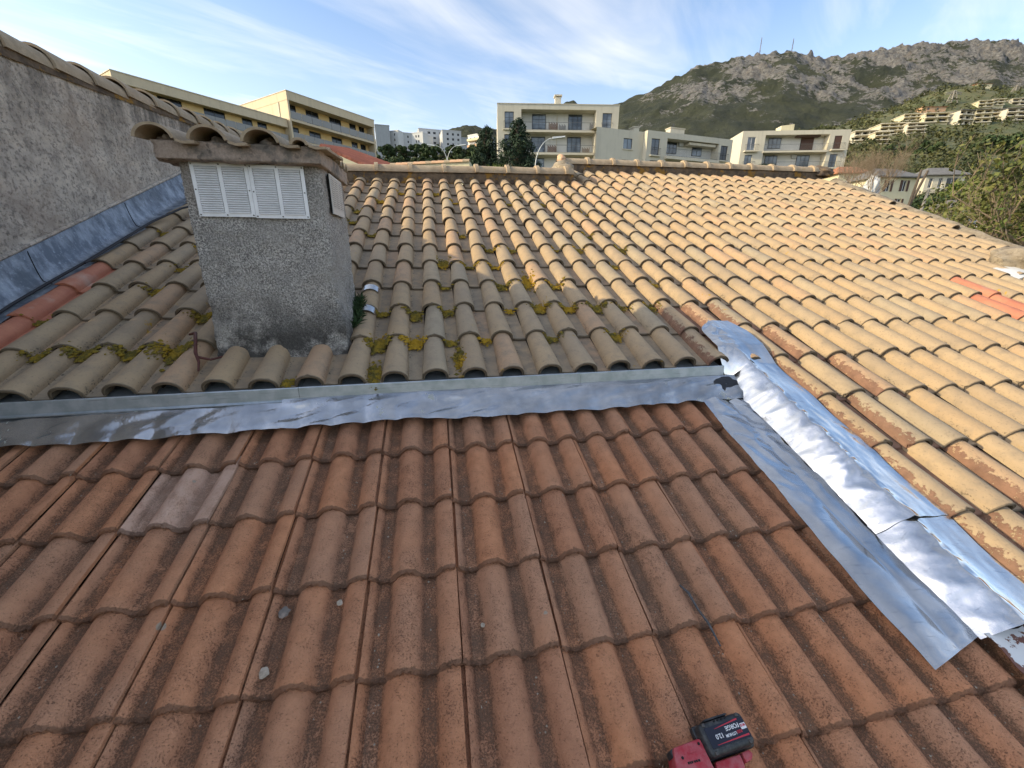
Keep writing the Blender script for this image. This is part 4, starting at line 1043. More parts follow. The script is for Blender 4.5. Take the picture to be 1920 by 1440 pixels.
def ground_hit(px, py, Y0=40, Y1=520):
    d_ = ray(px, py); Y = Y0
    while Y < Y1:
        P = C0+d_*(Y/d_[1])
        if gz(P[0], P[1]) >= P[2]: return Y
        Y *= 1.01
    return Y1
# ------------------------------------------------------------------ foliage
def leaves(cl, n, size, flat=.6, seed=0):
    """n small leaf faces spread through clumps cl = [(centre, radius)]; returns verts, faces"""
    rg = np.random.default_rng(seed); w = np.array([c[1]**2 for c in cl]); idx = rg.choice(len(cl), n, p=w/w.sum())
    C = np.array([c[0] for c in cl])[idx]; R = np.array([c[1] for c in cl])[idx]
    dr = rg.normal(size=(n, 3)); dr /= np.linalg.norm(dr, axis=1, keepdims=True); rad = R*rg.uniform(.35, 1.05, n)**.6
    P = C+dr*rad[:, None]*np.array([1, 1, .85])
    a = rg.normal(size=(n, 3)); a /= np.linalg.norm(a, axis=1, keepdims=True); nrm = dr*.8+rg.normal(size=(n, 3))*.6+np.array([0, 0, .5]); b = np.cross(nrm, a); b /= np.linalg.norm(b, axis=1, keepdims=True)+1e-9; a = np.cross(b, nrm); a /= np.linalg.norm(a, axis=1, keepdims=True)+1e-9
    s = size*rg.uniform(.6, 1.4, n)[:, None]
    V = np.stack([P-a*s, P+b*s*flat, P+a*s, P-b*s*flat], 1).reshape(-1, 3); f = np.arange(n*4).reshape(-1, 4)
    return V, f
def tree(name, label, base, h, cw, crown0, mat, n, leaf_s, seed, group=None, trunk=True, nclump=26, shape='round', cat='tree'):
    rg = random.Random(seed); t = thing(name, label, cat, base, group); base = np.array(base, float)
    tk = MB(); tk.tube([base+np.array([rg.uniform(-.02, .02)*h*k/4, rg.uniform(-.02, .02)*h*k/4, h*.8*k/4]) for k in range(5)], [h*.03*(1-.75*k/4) for k in range(5)], 7)
    cl = []
    for i in range(nclump):
        q = i/nclump
        if shape == 'round':
            th = rg.uniform(0, 6.28); zz = rg.uniform(-.85, 1); rr = math.sqrt(max(0, 1-zz*zz))*rg.uniform(.45, 1); p = base+np.array([math.cos(th)*rr*cw, math.sin(th)*rr*cw, crown0+(h-crown0)*(.40+.36*zz)]); r = min(cw, (h-crown0)*.5)*rg.uniform(.26, .42)
        else:
            zz = q**.8; rr = (1-zz)**.62*cw*rg.uniform(.35, 1.1); th = i*2.4+rg.uniform(-.4, .4); p = base+np.array([math.cos(th)*rr, math.sin(th)*rr, crown0+(h-crown0)*zz*.97]); r = cw*(.22*(1-zz)+.07)*rg.uniform(.6, 1.3)
        cl.append((p, r))
        if i % 2 == 0: tk.tube([base+np.array([0, 0, max(crown0*.7, p[2]-base[2]-cw*.5)]), (base+np.array([0, 0, p[2]-base[2]])+p)/2, p], [h*.012, h*.008, h*.003], 5)
    tk.build('trunk', M['bark'], t, 60)
    V, f = leaves(cl, n, leaf_s, .6 if shape == 'round' else .3, seed); mk('crown', V, f, M[mat], t)
    return t

# dark evergreen belt under the white towers
belt = [(722, 276, 118), (742, 283, 122), (765, 282, 125), (790, 288, 128), (812, 291, 120), (838, 290, 118), (862, 291, 122), (884, 290, 116), (752, 296, 100), (800, 300, 98), (835, 302, 96), (876, 300, 98), (715, 292, 104), (905, 296, 110), (1010, 300, 96)]
for i, (x, y, Y) in enumerate(belt):
    p = at(x, y, Y); b = gz(p[0], p[1]); hgt = max(4, p[2]-b)*1.13
    ab = 'between the balconied tower and the left conifer' if 900 < x < 950 else 'right of the two conifers' if x > 1000 else ('below ' + ('the blank grey tower' if x < 730 else 'the small white tower' if x < 755 else 'the bright white tower' if x < 795 else 'the tallest tower' if x < 845 else 'the wide pale tower' if x < 880 else 'the balconied tower'))
    tree('evergreen_oak', ('near ' if Y < 106 else 'far ')+('larger' if i % 3 == 2 else 'mid-sized' if i % 3 else 'small')+' dark evergreen tree '+ab, (p[0], p[1], b), hgt, 4.2+(i % 3)*.6, hgt*.15, 'lf_light' if i in (10,) else 'lf_mid', 2400, .30, 100+i, 'evergreen belt below the towers', nclump=16)
p = at(852, 304, 60); b = gz(p[0], p[1]); tree('light_green_shrub', 'light yellow-green shrub in front of the dark tree belt', (p[0], p[1], b), p[2]-b, 1.6, 1.0, 'lf_light', 1500, .16, 133, nclump=12, cat='shrub')
for i, (x, y, Y, cw, lab) in enumerate([(912, 230, 46, 3.5, 'spiky dark conifer, the left of the pair beside the cream block'), (972, 215, 43, 3.9, 'broad dark conifer, the right of the pair, in front of the cream block')]):
    p = at(x, y, Y); b = gz(p[0], p[1])-1
    tree('conifer', lab, (p[0], p[1], b), p[2]-b, cw, (p[2]-b)*.12, 'lf_dark', 30000, .15, 140+i, None, nclump=190, shape='cone')
def blades(name, label, base, n, L, mat, seed, cat='plant'):
    rg = random.Random(seed); m = MB(); base = Vector(base)
    for i in range(n):
        th = rg.uniform(0, 6.28); el = rg.uniform(.25, 1.4); d_ = Vector((math.cos(th)*math.cos(el), math.sin(th)*math.cos(el), math.sin(el))); s = d_.cross(Vector((0, 0, 1))).normalized()*L*.035; l = L*rg.uniform(.7, 1.1)
        m.add([base-s, base+s, base+d_*l*.6+s, base+d_*l+Vector((0, 0, -l*.12)), base+d_*l*.6-s], [(0, 1, 2, 3, 4)])
    return tag(m.build(name, M[mat], None), label, cat)
p = at(931, 322, 16); blades('yucca', 'bright green spiky plant behind the left ridge, below the conifers', p-np.array([0, 0, .25]), 130, .62, 'lf_yucca', 3)
p = at(968, 323, 16); blades('yucca', 'smaller spiky green plant behind the ridge, under the right conifer', p-np.array([0, 0, .2]), 80, .45, 'lf_yucca', 4)

# scrub on the hillside: an uncountable mass
def scrub():
    rg = random.Random(77); cl = []; VV = []; FF = []; off = 0
    for k in range(2600):
        Y = 62*math.exp(rg.random()*2.0); a = rg.uniform(.50, 1.35) if rg.random() < .8 else rg.uniform(-.55, .6); x = a*Y
        if -.12 < a < .72 and Y < 120: continue
        if .44 < a < .74 and Y < 102: continue
        z = gz(x, Y); r = rg.uniform(.9, 2.4)*(Y/150)**.55
        n = 34 if Y > 120 else 90
        V, f = leaves([((x+rg.gauss(0, r*.5), Y+rg.gauss(0, r*.5), z+r*rg.uniform(.2, .7)), r*rg.uniform(.5, .9)) for _ in range(4)], n, r*.22 if Y > 120 else r*.15, .7, k); VV.append(V); FF.append(f+off); off += len(V)
    return np.concatenate(VV), np.concatenate(FF)
V, f = scrub(); tag(mk('scrub', V, f, M['lf_olive'], None), 'olive-green scrub covering the hillside', 'scrub', kind='stuff')
# ------------------------------------------------------------------ buildings
class Fac:
    """vertical facade through two points seen in the photo at the same height; s runs to the right, d into the building"""
    def __init__(s, xl, yl, Yl, xr, yr):
        P = at(xl, yl, Yl); d_ = ray(xr, yr); Q = C0+d_*((P[2]-H)/d_[2])
        s.o = P; e = Q-P; e[2] = 0; s.W = np.linalg.norm(e); s.e = e/s.W; s.n = np.array([s.e[1], -s.e[0], 0])
        if s.n@(P-C0) > 0: s.n = -s.n
        s.top = P[2]; s.ax = (s.e, -s.n, UZ)
    def hit(s, x, y, d_=0):
        o = s.o-s.n*d_; r = ray(x, y); t = (s.n@(o-C0))/(s.n@r); P = C0+r*t; return (P-o)@s.e, P[2]
    def rect(s, x0, y0, x1, y1, d_=0):
        ym = (y0+y1)/2; xm = (x0+x1)/2
        return s.hit(x0, ym, d_)[0], s.hit(x1, ym, d_)[0], s.hit(xm, y1, d_)[1], s.hit(xm, y0, d_)[1]
    def P(s, a, d_, z): return np.array([s.o[0], s.o[1], 0])+s.e*a-s.n*d_+UZ*z
def wall_holes(m, F, s0, s1, z0, z1, holes, d0=0.0, rev=.18, mi=0):
    """front wall with real openings: quads between the holes plus the reveals"""
    S = sorted({s0, s1, *[q for h in holes for q in h[:2] if s0 < q < s1]}); Z = sorted({z0, z1, *[q for h in holes for q in h[2:4] if z0 < q < z1]})
    for a, b in zip(S, S[1:]):
        for c, d_ in zip(Z, Z[1:]):
            ms, mz = (a+b)/2, (c+d_)/2
            if any(h[0] < ms < h[1] and h[2] < mz < h[3] for h in holes): continue
            m.quad(F.P(a, d0, c), F.P(b, d0, c), F.P(b, d0, d_), F.P(a, d0, d_), mi)
    for h in holes:
        a, b, c, d_ = max(h[0], s0), min(h[1], s1), max(h[2], z0), min(h[3], z1); r = h[4] if len(h) > 4 else rev
        for p, q in (((a, c), (b, c)), ((b, c), (b, d_)), ((b, d_), (a, d_)), ((a, d_), (a, c))): m.quad(F.P(p[0], d0, p[1]), F.P(p[0], d0+r, p[1]), F.P(q[0], d0+r, q[1]), F.P(q[0], d0, q[1]), mi)
def shell(m, F, s0, s1, z0, z1, depth, d0=0, mi=0, top=True):
    m.quad(F.P(s0, d0, z0), F.P(s0, d0+depth, z0), F.P(s0, d0+depth, z1), F.P(s0, d0, z1), mi); m.quad(F.P(s1, d0, z0), F.P(s1, d0, z1), F.P(s1, d0+depth, z1), F.P(s1, d0+depth, z0), mi)
    m.quad(F.P(s0, d0+depth, z0), F.P(s1, d0+depth, z0), F.P(s1, d0+depth, z1), F.P(s0, d0+depth, z1), mi)
    if top: m.quad(F.P(s0, d0, z1), F.P(s1, d0, z1), F.P(s1, d0+depth, z1), F.P(s0, d0+depth, z1), mi)
def window(F, parent, r, d_, mull=2, bars=1, fm='frame', gm='glass', t=.07, name='window'):
    s0, s1, z0, z1 = r; m = MB()
    for lo, hi in (((s0, z0), (s1, z0+t)), ((s0, z1-t), (s1, z1)), ((s0, z0+t), (s0+t, z1-t)), ((s1-t, z0+t), (s1, z1-t))): m.box(F.P(0, 0, 0), F.ax, (lo[0], d_-.03, lo[1]), (hi[0], d_+.03, hi[1]))
    for k in range(1, mull): q = s0+(s1-s0)*k/mull; m.box(F.P(0, 0, 0), F.ax, (q-t*.5, d_-.028, z0+t), (q+t*.5, d_+.028, z1-t))
    for k in range(1, bars+1): q = z0+(z1-z0)*k/(bars+1); m.box(F.P(0, 0, 0), F.ax, (s0+t, d_-.02, q-.02), (s1-t, d_+.02, q+.02))
    w = m.build(name, M[fm], parent)
    g = MB(); g.box(F.P(0, 0, 0), F.ax, (s0+t*.5, d_-.006, z0+t*.5), (s1-t*.5, d_+.006, z1-t*.5)); g.build('pane', M[gm], w); return w
def boxpart(F, parent, name, mat, lo, hi): m = MB(); m.box(F.P(0, 0, 0), F.ax, lo, hi); return m.build(name, M[mat], parent)
def railing(F, parent, s0, s1, z0, z1, d_, n=None, t=.02, mat='rail', ends=0.0):
    m = MB(); o = F.P(0, 0, 0); m.box(o, F.ax, (s0, d_-.025, z1-.045), (s1, d_+.025, z1)); m.box(o, F.ax, (s0, d_-.015, z0), (s1, d_+.015, z0+.03))
    n = n or max(2, int((s1-s0)/.16))
    for k in range(n+1): q = s0+(s1-s0)*k/n; m.box(o, F.ax, (q-t/2, d_-.008, z0+.03), (q+t/2, d_+.008, z1-.045))
    if ends:
        for q in (s0, s1): m.box(o, F.ax, (q-.012, d_+.02, z1-.04), (q+.012, d_+ends, z1-.01)); m.box(o, F.ax, (q-.012, d_+.02, z0), (q+.012, d_+ends, z0+.03))
    return m.build('railing', M[mat], parent)
def zr(x0, y0, sc_): return lambda x, y: (x0+x/sc_, y0+y/sc_)
def zrect(F, f, x0, y0, x1, y1, d_=0): a = f(x0, y0); b = f(x1, y1); return F.rect(a[0], a[1], b[0], b[1], d_)

# --- cream block in the middle
z4 = zr(900, 170, 4.23)
F = Fac(*z4(137, 102), 71, *z4(1107, 117)); g0 = gz(F.o[0], F.o[1])-2
C = thing('cream_apartment_block', 'cream apartment block with two wide loggias behind the dark conifers', 'building', F.P(F.W/2, 6, g0))
rec = zrect(F, z4, 326, 150, 908, 720); rec = (rec[0], rec[1], g0+.5, rec[3], 1.7)
wins = [zrect(F, z4, *q) for q in ((195, 165, 268, 300), (193, 345, 266, 478), (970, 178, 1045, 315), (955, 360, 1028, 490), (942, 533, 1010, 650))]
m = MB(); wall_holes(m, F, 0, F.W, g0, F.top, [rec]+[(*w, .2) for w in wins]); shell(m, F, 0, F.W, g0, F.top, 11); m.build('wall', M['cream'], C)
bw = MB(); bw.quad(F.P(rec[0]-.1, 1.69, rec[2]), F.P(rec[1]+.1, 1.69, rec[2]), F.P(rec[1]+.1, 1.69, rec[3]+.1), F.P(rec[0]-.1, 1.69, rec[3]+.1)); bw.build('loggia_wall', M['offwhite'], C)
boxpart(F, C, 'parapet', 'slab', (-.05, -.06, F.top-.0), (F.W+.05, .3, F.top+.10))
for w in wins:
    window(F, C, w, .15, 2, 2); boxpart(F, C, 'sill', 'slab', (w[0]-.25, -.35, w[2]-.22), (w[1]+.15, -.002, w[2]-.03)); railing(F, C, w[0]-.15, w[1]+.15, w[2], w[2]+.95, -.30, 6, .02, 'rail', .28)
for k, (ya, yb) in enumerate(((312, 330), (490, 508), (668, 686))):
    za = F.hit(*z4(600, ya))[1]; zb = F.hit(*z4(600, yb))[1]; boxpart(F, C, 'balcony_slab', 'slab', (rec[0]+.01, -.04, zb), (rec[1]-.01, 1.685, za)); railing(F, C, rec[0]+.05, rec[1]-.05, za+.02, za+1.05, .03, 3 if k < 2 else 3, .03)
    if k < 2:
        boxpart(F, C, 'drainpipe', 'slab', ((rec[0]+rec[1])/2-.06, 1.58, za), ((rec[0]+rec[1])/2+.04, 1.68, za+2.4))
for q in ((413, 187, 522, 312), (700, 190, 808, 315), (405, 365, 515, 488), (690, 368, 798, 492), (400, 535, 508, 655), (680, 540, 785, 660)):
    window(F, C, zrect(F, z4, *q, 1.62), 1.64, 3 if q[0] > 600 else 2, 2)
for q, mt in (((545, 250, 618, 312), 'wood'), ((535, 430, 608, 490), 'wood'), ((628, 268, 682, 312), 'rail'), ((810, 450, 870, 492), 'twigs'), ((870, 255, 900, 315), 'rail')):
    r = zrect(F, z4, *q, .8); m = MB(); n = max(3, int((r[1]-r[0])/.12))
    for k in range(n): a = r[0]+(r[1]-r[0])*k/n; m.box(F.P(0, 0, 0), F.ax, (a, .78, r[2]+.02), (a+.085, .82, r[3]-.12*((k*7) % 3)))
    o = m.build('balcony_screen', M[mt], C)
for (x0, y0, x1, y1) in ((597, 50, 643, 108),):
    r = zrect(F, z4, x0, y0, x1, y1, 3); boxpart(F, C, 'roof_chimney', 'cream', (r[0], 3, F.top-.2), (r[1], 4, r[3])); boxpart(F, C, 'chimney_cowl', 'slab', (r[0]-.15, 2.85, r[3]+.12), (r[1]+.15, 4.15, r[3]+.3))
# --- lower cream wing to its right
z5 = zr(1150, 170, 4.23)
F = Fac(*z5(275, 312), 72, *z5(950, 390)); g0 = gz(F.o[0], F.o[1])-2
D = thing('cream_wing_building', 'lower cream building joined to the right side of the cream block', 'building', F.P(F.W/2, 5, g0))
rec = zrect(F, z5, 412, 372, 822, 760); rec = (rec[0], rec[1], g0+.4, F.hit(*z5(620, 398))[1], 1.6)
sL = F.hit(*z5(30, 320))[0]
wins = [zrect(F, z5, *q) for q in ((300, 380, 365, 512), (285, 553, 345, 640), (848, 437, 903, 556), (828, 592, 880, 660))]
wl = [zrect(F, z5, *q, .9) for q in ((80, 378, 150, 463), (65, 548, 130, 640))]
m = MB(); wall_holes(m, F, 0, F.W, g0, F.top, [rec]+[(*w, .2) for w in wins]); shell(m, F, 0, F.W, g0, F.top, 10)
wall_holes(m, F, sL-3, -.004, g0, F.top-.06, [(*w, .2) for w in wl], .9); m.quad(F.P(sL-3, .9, F.top-.06), F.P(0, .9, F.top-.06), F.P(0, 9, F.top-.06), F.P(sL-3, 9, F.top-.06)); m.build('wall', M['cream'], D)
bw = MB(); bw.quad(F.P(rec[0]-.1, 1.59, rec[2]), F.P(rec[1]+.1, 1.59, rec[2]), F.P(rec[1]+.1, 1.59, rec[3]+.1), F.P(rec[0]-.1, 1.59, rec[3]+.1)); bw.build('loggia_wall', M['offwhite'], D)
for i, w in enumerate(wins): window(F, D, w, .15, 2, 1, 'frame', 'darkglass' if i > 1 else 'glass'); boxpart(F, D, 'sill', 'slab', (w[0]-.25, -.35, w[2]-.2), (w[1]+.2, -.002, w[2]-.03)); railing(F, D, w[0]-.1, w[1]+.1, w[2], w[2]+.95, -.3, 6, .02, 'rail', .28)
for w in wl: window(F, D, w, 1.05, 2, 0); boxpart(F, D, 'sill', 'slab', (w[0]-.15, .78, w[2]-.15), (w[1]+.15, .898, w[2]-.02))
za = F.hit(*z5(600, 537))[1]; zb = F.hit(*z5(600, 560))[1]; boxpart(F, D, 'balcony_slab', 'slab', (rec[0]-.2, -.5, zb), (rec[1]-.01, 1.585, za)); railing(F, D, rec[0]-.15, rec[1]-.05, za+.02, za+1.1, -.46)
for q, mu in (((418, 408, 503, 500), 3), ((625, 428, 702, 520), 2), ((398, 572, 477, 640), 3), ((600, 588, 678, 650), 3)): window(F, D, zrect(F, z5, *q, 1.5), 1.54, mu, 1)
r = zrect(F, z5, 525, 402, 556, 438, 1.2); boxpart(F, D, 'air_conditioner', 'acunit', (r[0], 1.2, r[2]), (r[1], 1.58, r[3]))
r = zrect(F, z5, 600, 405, 812, 440, .4); boxpart(F, D, 'awning', 'slab', (r[0], .3, r[2]), (r[1], 1.5, r[2]+.35))
for x0, y0, x1, y1, mt in ((453, 295, 565, 345, 'cream'), (163, 285, 205, 322, 'slab')):
    r = zrect(F, z5, x0, y0, x1, y1, 3); boxpart(F, D, 'roof_chimney', mt, (r[0], 3, F.top-.2), (r[1], 4.2, r[3]-.15)); boxpart(F, D, 'chimney_cowl', 'slab', (r[0]-.1, 2.9, r[3]-.12), (r[1]+.1, 4.3, r[3]))
m = MB(); P0 = F.P(*[F.hit(*z5(475, 300), 4)[0], 4, F.top]); m.tube([P0, P0+UZ*2.6], .035, 6)
for k in range(5): m.tube([P0+UZ*(2.5-.12*k)-F.e*.5*(1-.12*k), P0+UZ*(2.5-.12*k)+F.e*.5*(1-.12*k)], .02, 5)
m.build('antenna', M['rail'], D)
# --- cream block at the right, with brown shutters
z6 = zr(1340, 190, 4.23)
F = Fac(*z6(228, 236), 88, *z6(1088, 222)); g0 = gz(F.o[0], F.o[1])-3
E_ = thing('cream_corner_block', 'cream block at the right with a bright left side and brown shutters', 'building', F.P(F.W/2, 6, g0))
rec = zrect(F, z6, 372, 262, 872, 700); rec = (rec[0], rec[1], g0+.4, F.hit(*z6(640, 264))[1], 1.6)
wins = [zrect(F, z6, *q) for q in ((258, 283, 322, 392), (232, 425, 290, 528), (945, 272, 1005, 382), (905, 418, 965, 526))]
m = MB(); wall_holes(m, F, 0, F.W, g0, F.top, [rec]+[(*w, .2) for w in wins]); shell(m, F, 0, F.W, g0, F.top, 9); m.build('wall', M['cream'], E_)
bw = MB(); bw.quad(F.P(rec[0]-.1, 1.59, rec[2]), F.P(rec[1]+.1, 1.59, rec[2]), F.P(rec[1]+.1, 1.59, rec[3]+.1), F.P(rec[0]-.1, 1.59, rec[3]+.1)); bw.build('loggia_wall', M['offwhite'], E_)
for i, w in enumerate(wins):
    window(F, E_, w, .15, 2, 0, 'wframe' if i == 0 else 'frame', 'glass')
    if i == 2: boxpart(F, E_, 'shutter', 'shutter', (w[0]+.08, .05, w[2]+.05), (w[1]-.08, .1, w[3]-.05))
    boxpart(F, E_, 'sill', 'slab', (w[0]-.5, -.6, w[2]-.25), (w[1]+.6, -.002, w[2]-.03)); railing(F, E_, w[0]-.4, w[1]+.5, w[2], w[2]+1.0, -.55, 9, .025, 'rail', .5)
for ya, yb in ((392, 406), (530, 545)):
    za = F.hit(*z6(620, ya))[1]; zb = F.hit(*z6(620, yb))[1]; boxpart(F, E_, 'balcony_slab', 'slab', (rec[0]-.1, -.25, zb), (rec[1]-.01, 1.585, za)); railing(F, E_, rec[0]-.05, rec[1]-.05, za+.02, za+1.1, -.2)
for i, q in enumerate(((425, 290, 525, 375), (680, 288, 782, 385), (395, 430, 492, 520), (645, 428, 747, 520))):
    r = zrect(F, z6, *q, 1.5)
    window(F, E_, r, 1.54, 3, 0, 'frame')
    if i == 1: boxpart(F, E_, 'shutter', 'shutter', (r[0]+.05, 1.42, r[2]), (r[1]-.05, 1.5, r[3]-.04))
r = zrect(F, z6, 650, 268, 835, 283, .8); boxpart(F, E_, 'awning', 'awning', (r[0], .5, r[2]), (r[1], 1.4, r[3]))
r = zrect(F, z6, 612, 420, 645, 452, 1.3); boxpart(F, E_, 'air_conditioner', 'acunit', (r[0], 1.2, r[2]), (r[1], 1.58, r[3]))
r = zrect(F, z6, 345, 482, 480, 532, 0); V, f = leaves([(F.P(r[0]+(r[1]-r[0])*(k+.5)/6, .3, r[2]+.5), .55) for k in range(6)], 500, .12, .6, 9); mk('balcony_plants', V, f, M['lf_mid'], E_)
r = zrect(F, z6, 530, 172, 632, 228, 3); m = MB(); z_ = F.top-.1
m.hexa([F.P(r[0], 3, z_), F.P(r[1], 3, z_), F.P(r[1], 5, z_), F.P(r[0], 5, z_), F.P(r[0], 3, r[2]+.75), F.P(r[1], 3, r[3]-.2), F.P(r[1], 5, r[3]-.2), F.P(r[0], 5, r[2]+.75)]); m.build('roof_chimney', M['villa'], E_)
# --- yellow block and its lower wing at the left
zy = zr(180, 110, 3.556)
F = Fac(*zy(1265, 212), 72, *zy(1850, 412)); g0 = gz(F.o[0], F.o[1])-4
Yb = thing('yellow_apartment_block', 'yellow block with smoked-glass balconies, the taller one at the left', 'building', F.P(F.W/2, 6, g0))
BD = 1.7
def zF(x, y, d_=0): return F.hit(*zy(x, y), d_)
zroof = zF(1560, 352)[1]
m = MB(); wins = [zrect(F, zy, *q, BD) for q in ((1287, 302, 1335, 408), (1402, 338, 1485, 446), (1558, 388, 1635, 490), (1692, 428, 1733, 518), (1755, 448, 1790, 530), (1312, 460, 1355, 530), (1425, 490, 1500, 548), (1575, 527, 1642, 590), (1708, 558, 1748, 650), (1767, 573, 1802, 660))]
wall_holes(m, F, 0, F.W, g0, F.top-.3, [(*w, .2) for w in wins], BD); m.build('wall', M['yellow'], Yb)
m = MB(); shell(m, F, 0, F.W, g0, F.top-.02, 13); m.build('side_wall', M['sand'], Yb)
boxpart(F, Yb, 'roof_band', 'sand', (-.04, -.05, F.top-1.15), (F.W+.04, 13.04, F.top-.0)); boxpart(F, Yb, 'roof_trim', 'slab', (-.1, -.11, F.top), (F.W+.1, 13.1, F.top+.10))
boxpart(F, Yb, 'end_fin', 'sand', (F.W-.28, 0, g0), (F.W-.003, BD, F.top-1.16)); boxpart(F, Yb, 'end_fin', 'sand', (.003, 0, g0), (.28, BD, F.top-1.16))
for i, w in enumerate(wins): window(F, Yb, w, BD+.15, 2, 0, 'frame', 'darkglass')
zs1 = zF(1580, 478)[1]; zs2 = zs1-2.85
for zz in (zs1, zs2, zs2-2.85):
    boxpart(F, Yb, 'balcony_slab', 'sand', (.29, -.05, zz-.32), (F.W-.285, BD-.003, zz)); b_ = MB(); n = 9
    for k in range(n): b_.box(F.P(0, 0, 0), F.ax, (.32+(F.W-.62)*k/n, -.02, zz+.06), (.32+(F.W-.62)*(k+.97)/n, .0, zz+1.05))
    b_.build('glass_railing', M['frost'], Yb)
s_ = F.hit(*zy(1210, 260))[0]; m = MB(); m.box(F.P(0, 0, 0), F.ax, (-.10, 2.2, g0), (-.003, 2.5, F.top-1.2)); m.build('downpipe', M['slab'], Yb)
F0 = F
sN, zN = F.hit(*zy(110, 80)); ztop = F.hit(*zy(1180, 385), .8)[1]
Yw = thing('yellow_wing_building', 'long lower yellow building behind the tile coping of the grey wall', 'building', F.P(sN/2, 6, g0))
m = MB(); wins = [zrect(F, zy, *q, 1.6) for q in ((420, 262, 575, 375), (728, 338, 862, 452), (978, 398, 1045, 480), (1080, 422, 1140, 500))]
wall_holes(m, F, sN, -.11, g0, ztop-.3, [(*w, .2) for w in wins], 1.6); m.build('wall', M['yellow'], Yw)
m = MB(); shell(m, F, sN, -.11, g0, ztop-.05, 11, .6); m.build('side_wall', M['sand'], Yw)
boxpart(F, Yw, 'roof_band', 'sand', (sN-.04, .55, ztop-1.05), (-.105, 11.6, ztop)); boxpart(F, Yw, 'roof_trim', 'slab', (sN-.1, .48, ztop), (-.105, 11.7, ztop+.1))
for w in wins: window(F, Yw, w, 1.75, 2, 0, 'frame', 'darkglass')
for k in range(2):
    zz = wins[1][2]-.05-2.85*k; boxpart(F, Yw, 'balcony_slab', 'sand', (sN, .58, zz-.3), (-.12, 1.597, zz)); b_ = MB(); n = 16
    for q in range(n): b_.box(F.P(0, 0, 0), F.ax, (sN+(-.2-sN)*q/n, .6, zz+.06), (sN+(-.2-sN)*(q+.97)/n, .62, zz+1.0))
    b_.build('glass_railing', M['frost'], Yw)

# --- far white towers; light grey walls paint in the shade of right-facing ones
z3 = zr(640, 150, 4.23)
def tower(x0, x1, yt, ang, mat, Y, cols, rows, x_, y_, label, side=0, balcony=False):
    a = at(*z3(x0, yt), Y); b = at(*z3(x1, yt), Y); w = abs(b[0]-a[0])/math.cos(ang)
    t = thing('white_tower_block', label, 'tower block', (a[0], Y, gz(a[0], Y)), 'tower blocks on the far slope')
    class G: pass
    Fq = G(); Fq.e = np.array([math.cos(ang), math.sin(ang), 0]); Fq.n = np.array([math.sin(ang), -math.cos(ang), 0]); Fq.o = a; Fq.ax = (Fq.e, -Fq.n, UZ); Fq.P = lambda s, d_, z: np.array([a[0], a[1], 0])+Fq.e*s-Fq.n*d_+UZ*z
    top = a[2]; bot = gz(a[0], Y)-6; hs = []
    fh = 3.0; ww = w*.11
    for c in cols:
        for r in rows: hs.append((w*c-ww/2, w*c+ww/2, top-fh*(r+.85), top-fh*(r+.38)))
    m = MB(); wall_holes(m, Fq, 0, w, bot, top, [(*h, .3) for h in hs]); shell(m, Fq, 0, w, bot, top, 14); m.build('wall', M[mat], t)
    for h in hs: q = MB(); q.box(Fq.P(0, 0, 0), Fq.ax, (h[0]-.02, .25, h[2]-.02), (h[1]+.02, .29, h[3]+.02)); q.build('window', M['darkglass'], t)
    q = MB(); q.box(Fq.P(0, 0, 0), Fq.ax, (-.15, -.15, top), (w+.15, 14.1, top+.5)); q.build('parapet', M[mat], t)
    if balcony:
        for r in rows: q = MB(); q.box(Fq.P(0, 0, 0), Fq.ax, (w*.05, -1.6, top-fh*(r+1)), (w*.95, -.01, top-fh*(r+1)+1.1)); q.build('balcony', M['orange' if r % 2 else 'villa'], t)
    return t
R8 = range(8)
tower(265, 370, 356, .30, 'grey', 290, [], [], 0, 0, 'blank grey tower block at the left of the white towers')
tower(375, 458, 411, -.35, 'white', 300, [.58], range(4), 0, 0, 'small white tower block beside the blank grey one')
tower(458, 548, 418, .35, 'ltgrey', 302, [.18, .7], range(5), 0, 0, 'pale grey tower block left of the tallest towers')
tower(545, 652, 426, -.30, 'white', 305, [.46, .66], R8, 0, 0, 'bright white tower block in front of the tallest towers')
tower(613, 802, 386, .32, 'ltgrey', 318, [.40, .62, .86], R8, 0, 0, 'tallest pale tower block of the far group')
tower(800, 944, 399, .30, 'ltgrey', 308, [.28, .56, .84], R8, 0, 0, 'wide pale tower block at the right of the tallest one')
tower(944, 1008, 460, .3, 'grey', 312, [], [], 0, 0, 'low blank grey block between the towers and the balconied block')  # shade of this block is put into its grey wall colour
tower(1003, 1112, 446, -.55, 'white', 260, [.2, .5], range(6), 0, 0, 'cream tower block with orange balconies beside the left conifer', balcony=True)

# --- little house with red tiles and the coped wall just beyond the ridge
hA = thing('red_tiled_house', 'white house with a sloping red tile roof behind the left ridge', 'house', at(660, 330, 20))
A0, A1 = at(600, 276, 20), at(716, 327, 20); B1 = at(772, 325, 27); B0 = at(655, 283, 27); dn = np.array([0, 0, -5.])
m = MB(); m.hexa([A0+dn, A1+dn, B1+dn, B0+dn, A0, A1, B1, B0]); m.build('wall', M['villa'], hA)
n = 26
for k in range(n):
    a = A0+(B0-A0)*(k+.5)/n+UZ*.03; b = A1+(B1-A1)*(k+.5)/n+UZ*.03; q = MB(); L = np.linalg.norm(b-a); seg = 12; ax = (b-a)/L
    for j in range(seg): q.tube([a+ax*L*j/seg+UZ*.02, a+ax*L*(j+1.06)/seg-UZ*.015], [.115, .13], 7)
    q.build('tile_course', M['redroof'], hA, 50)
gw = thing('coped_garden_wall', 'low cream wall topped with a row of orange coping tiles behind the ridge', 'wall', at(800, 325, 24))
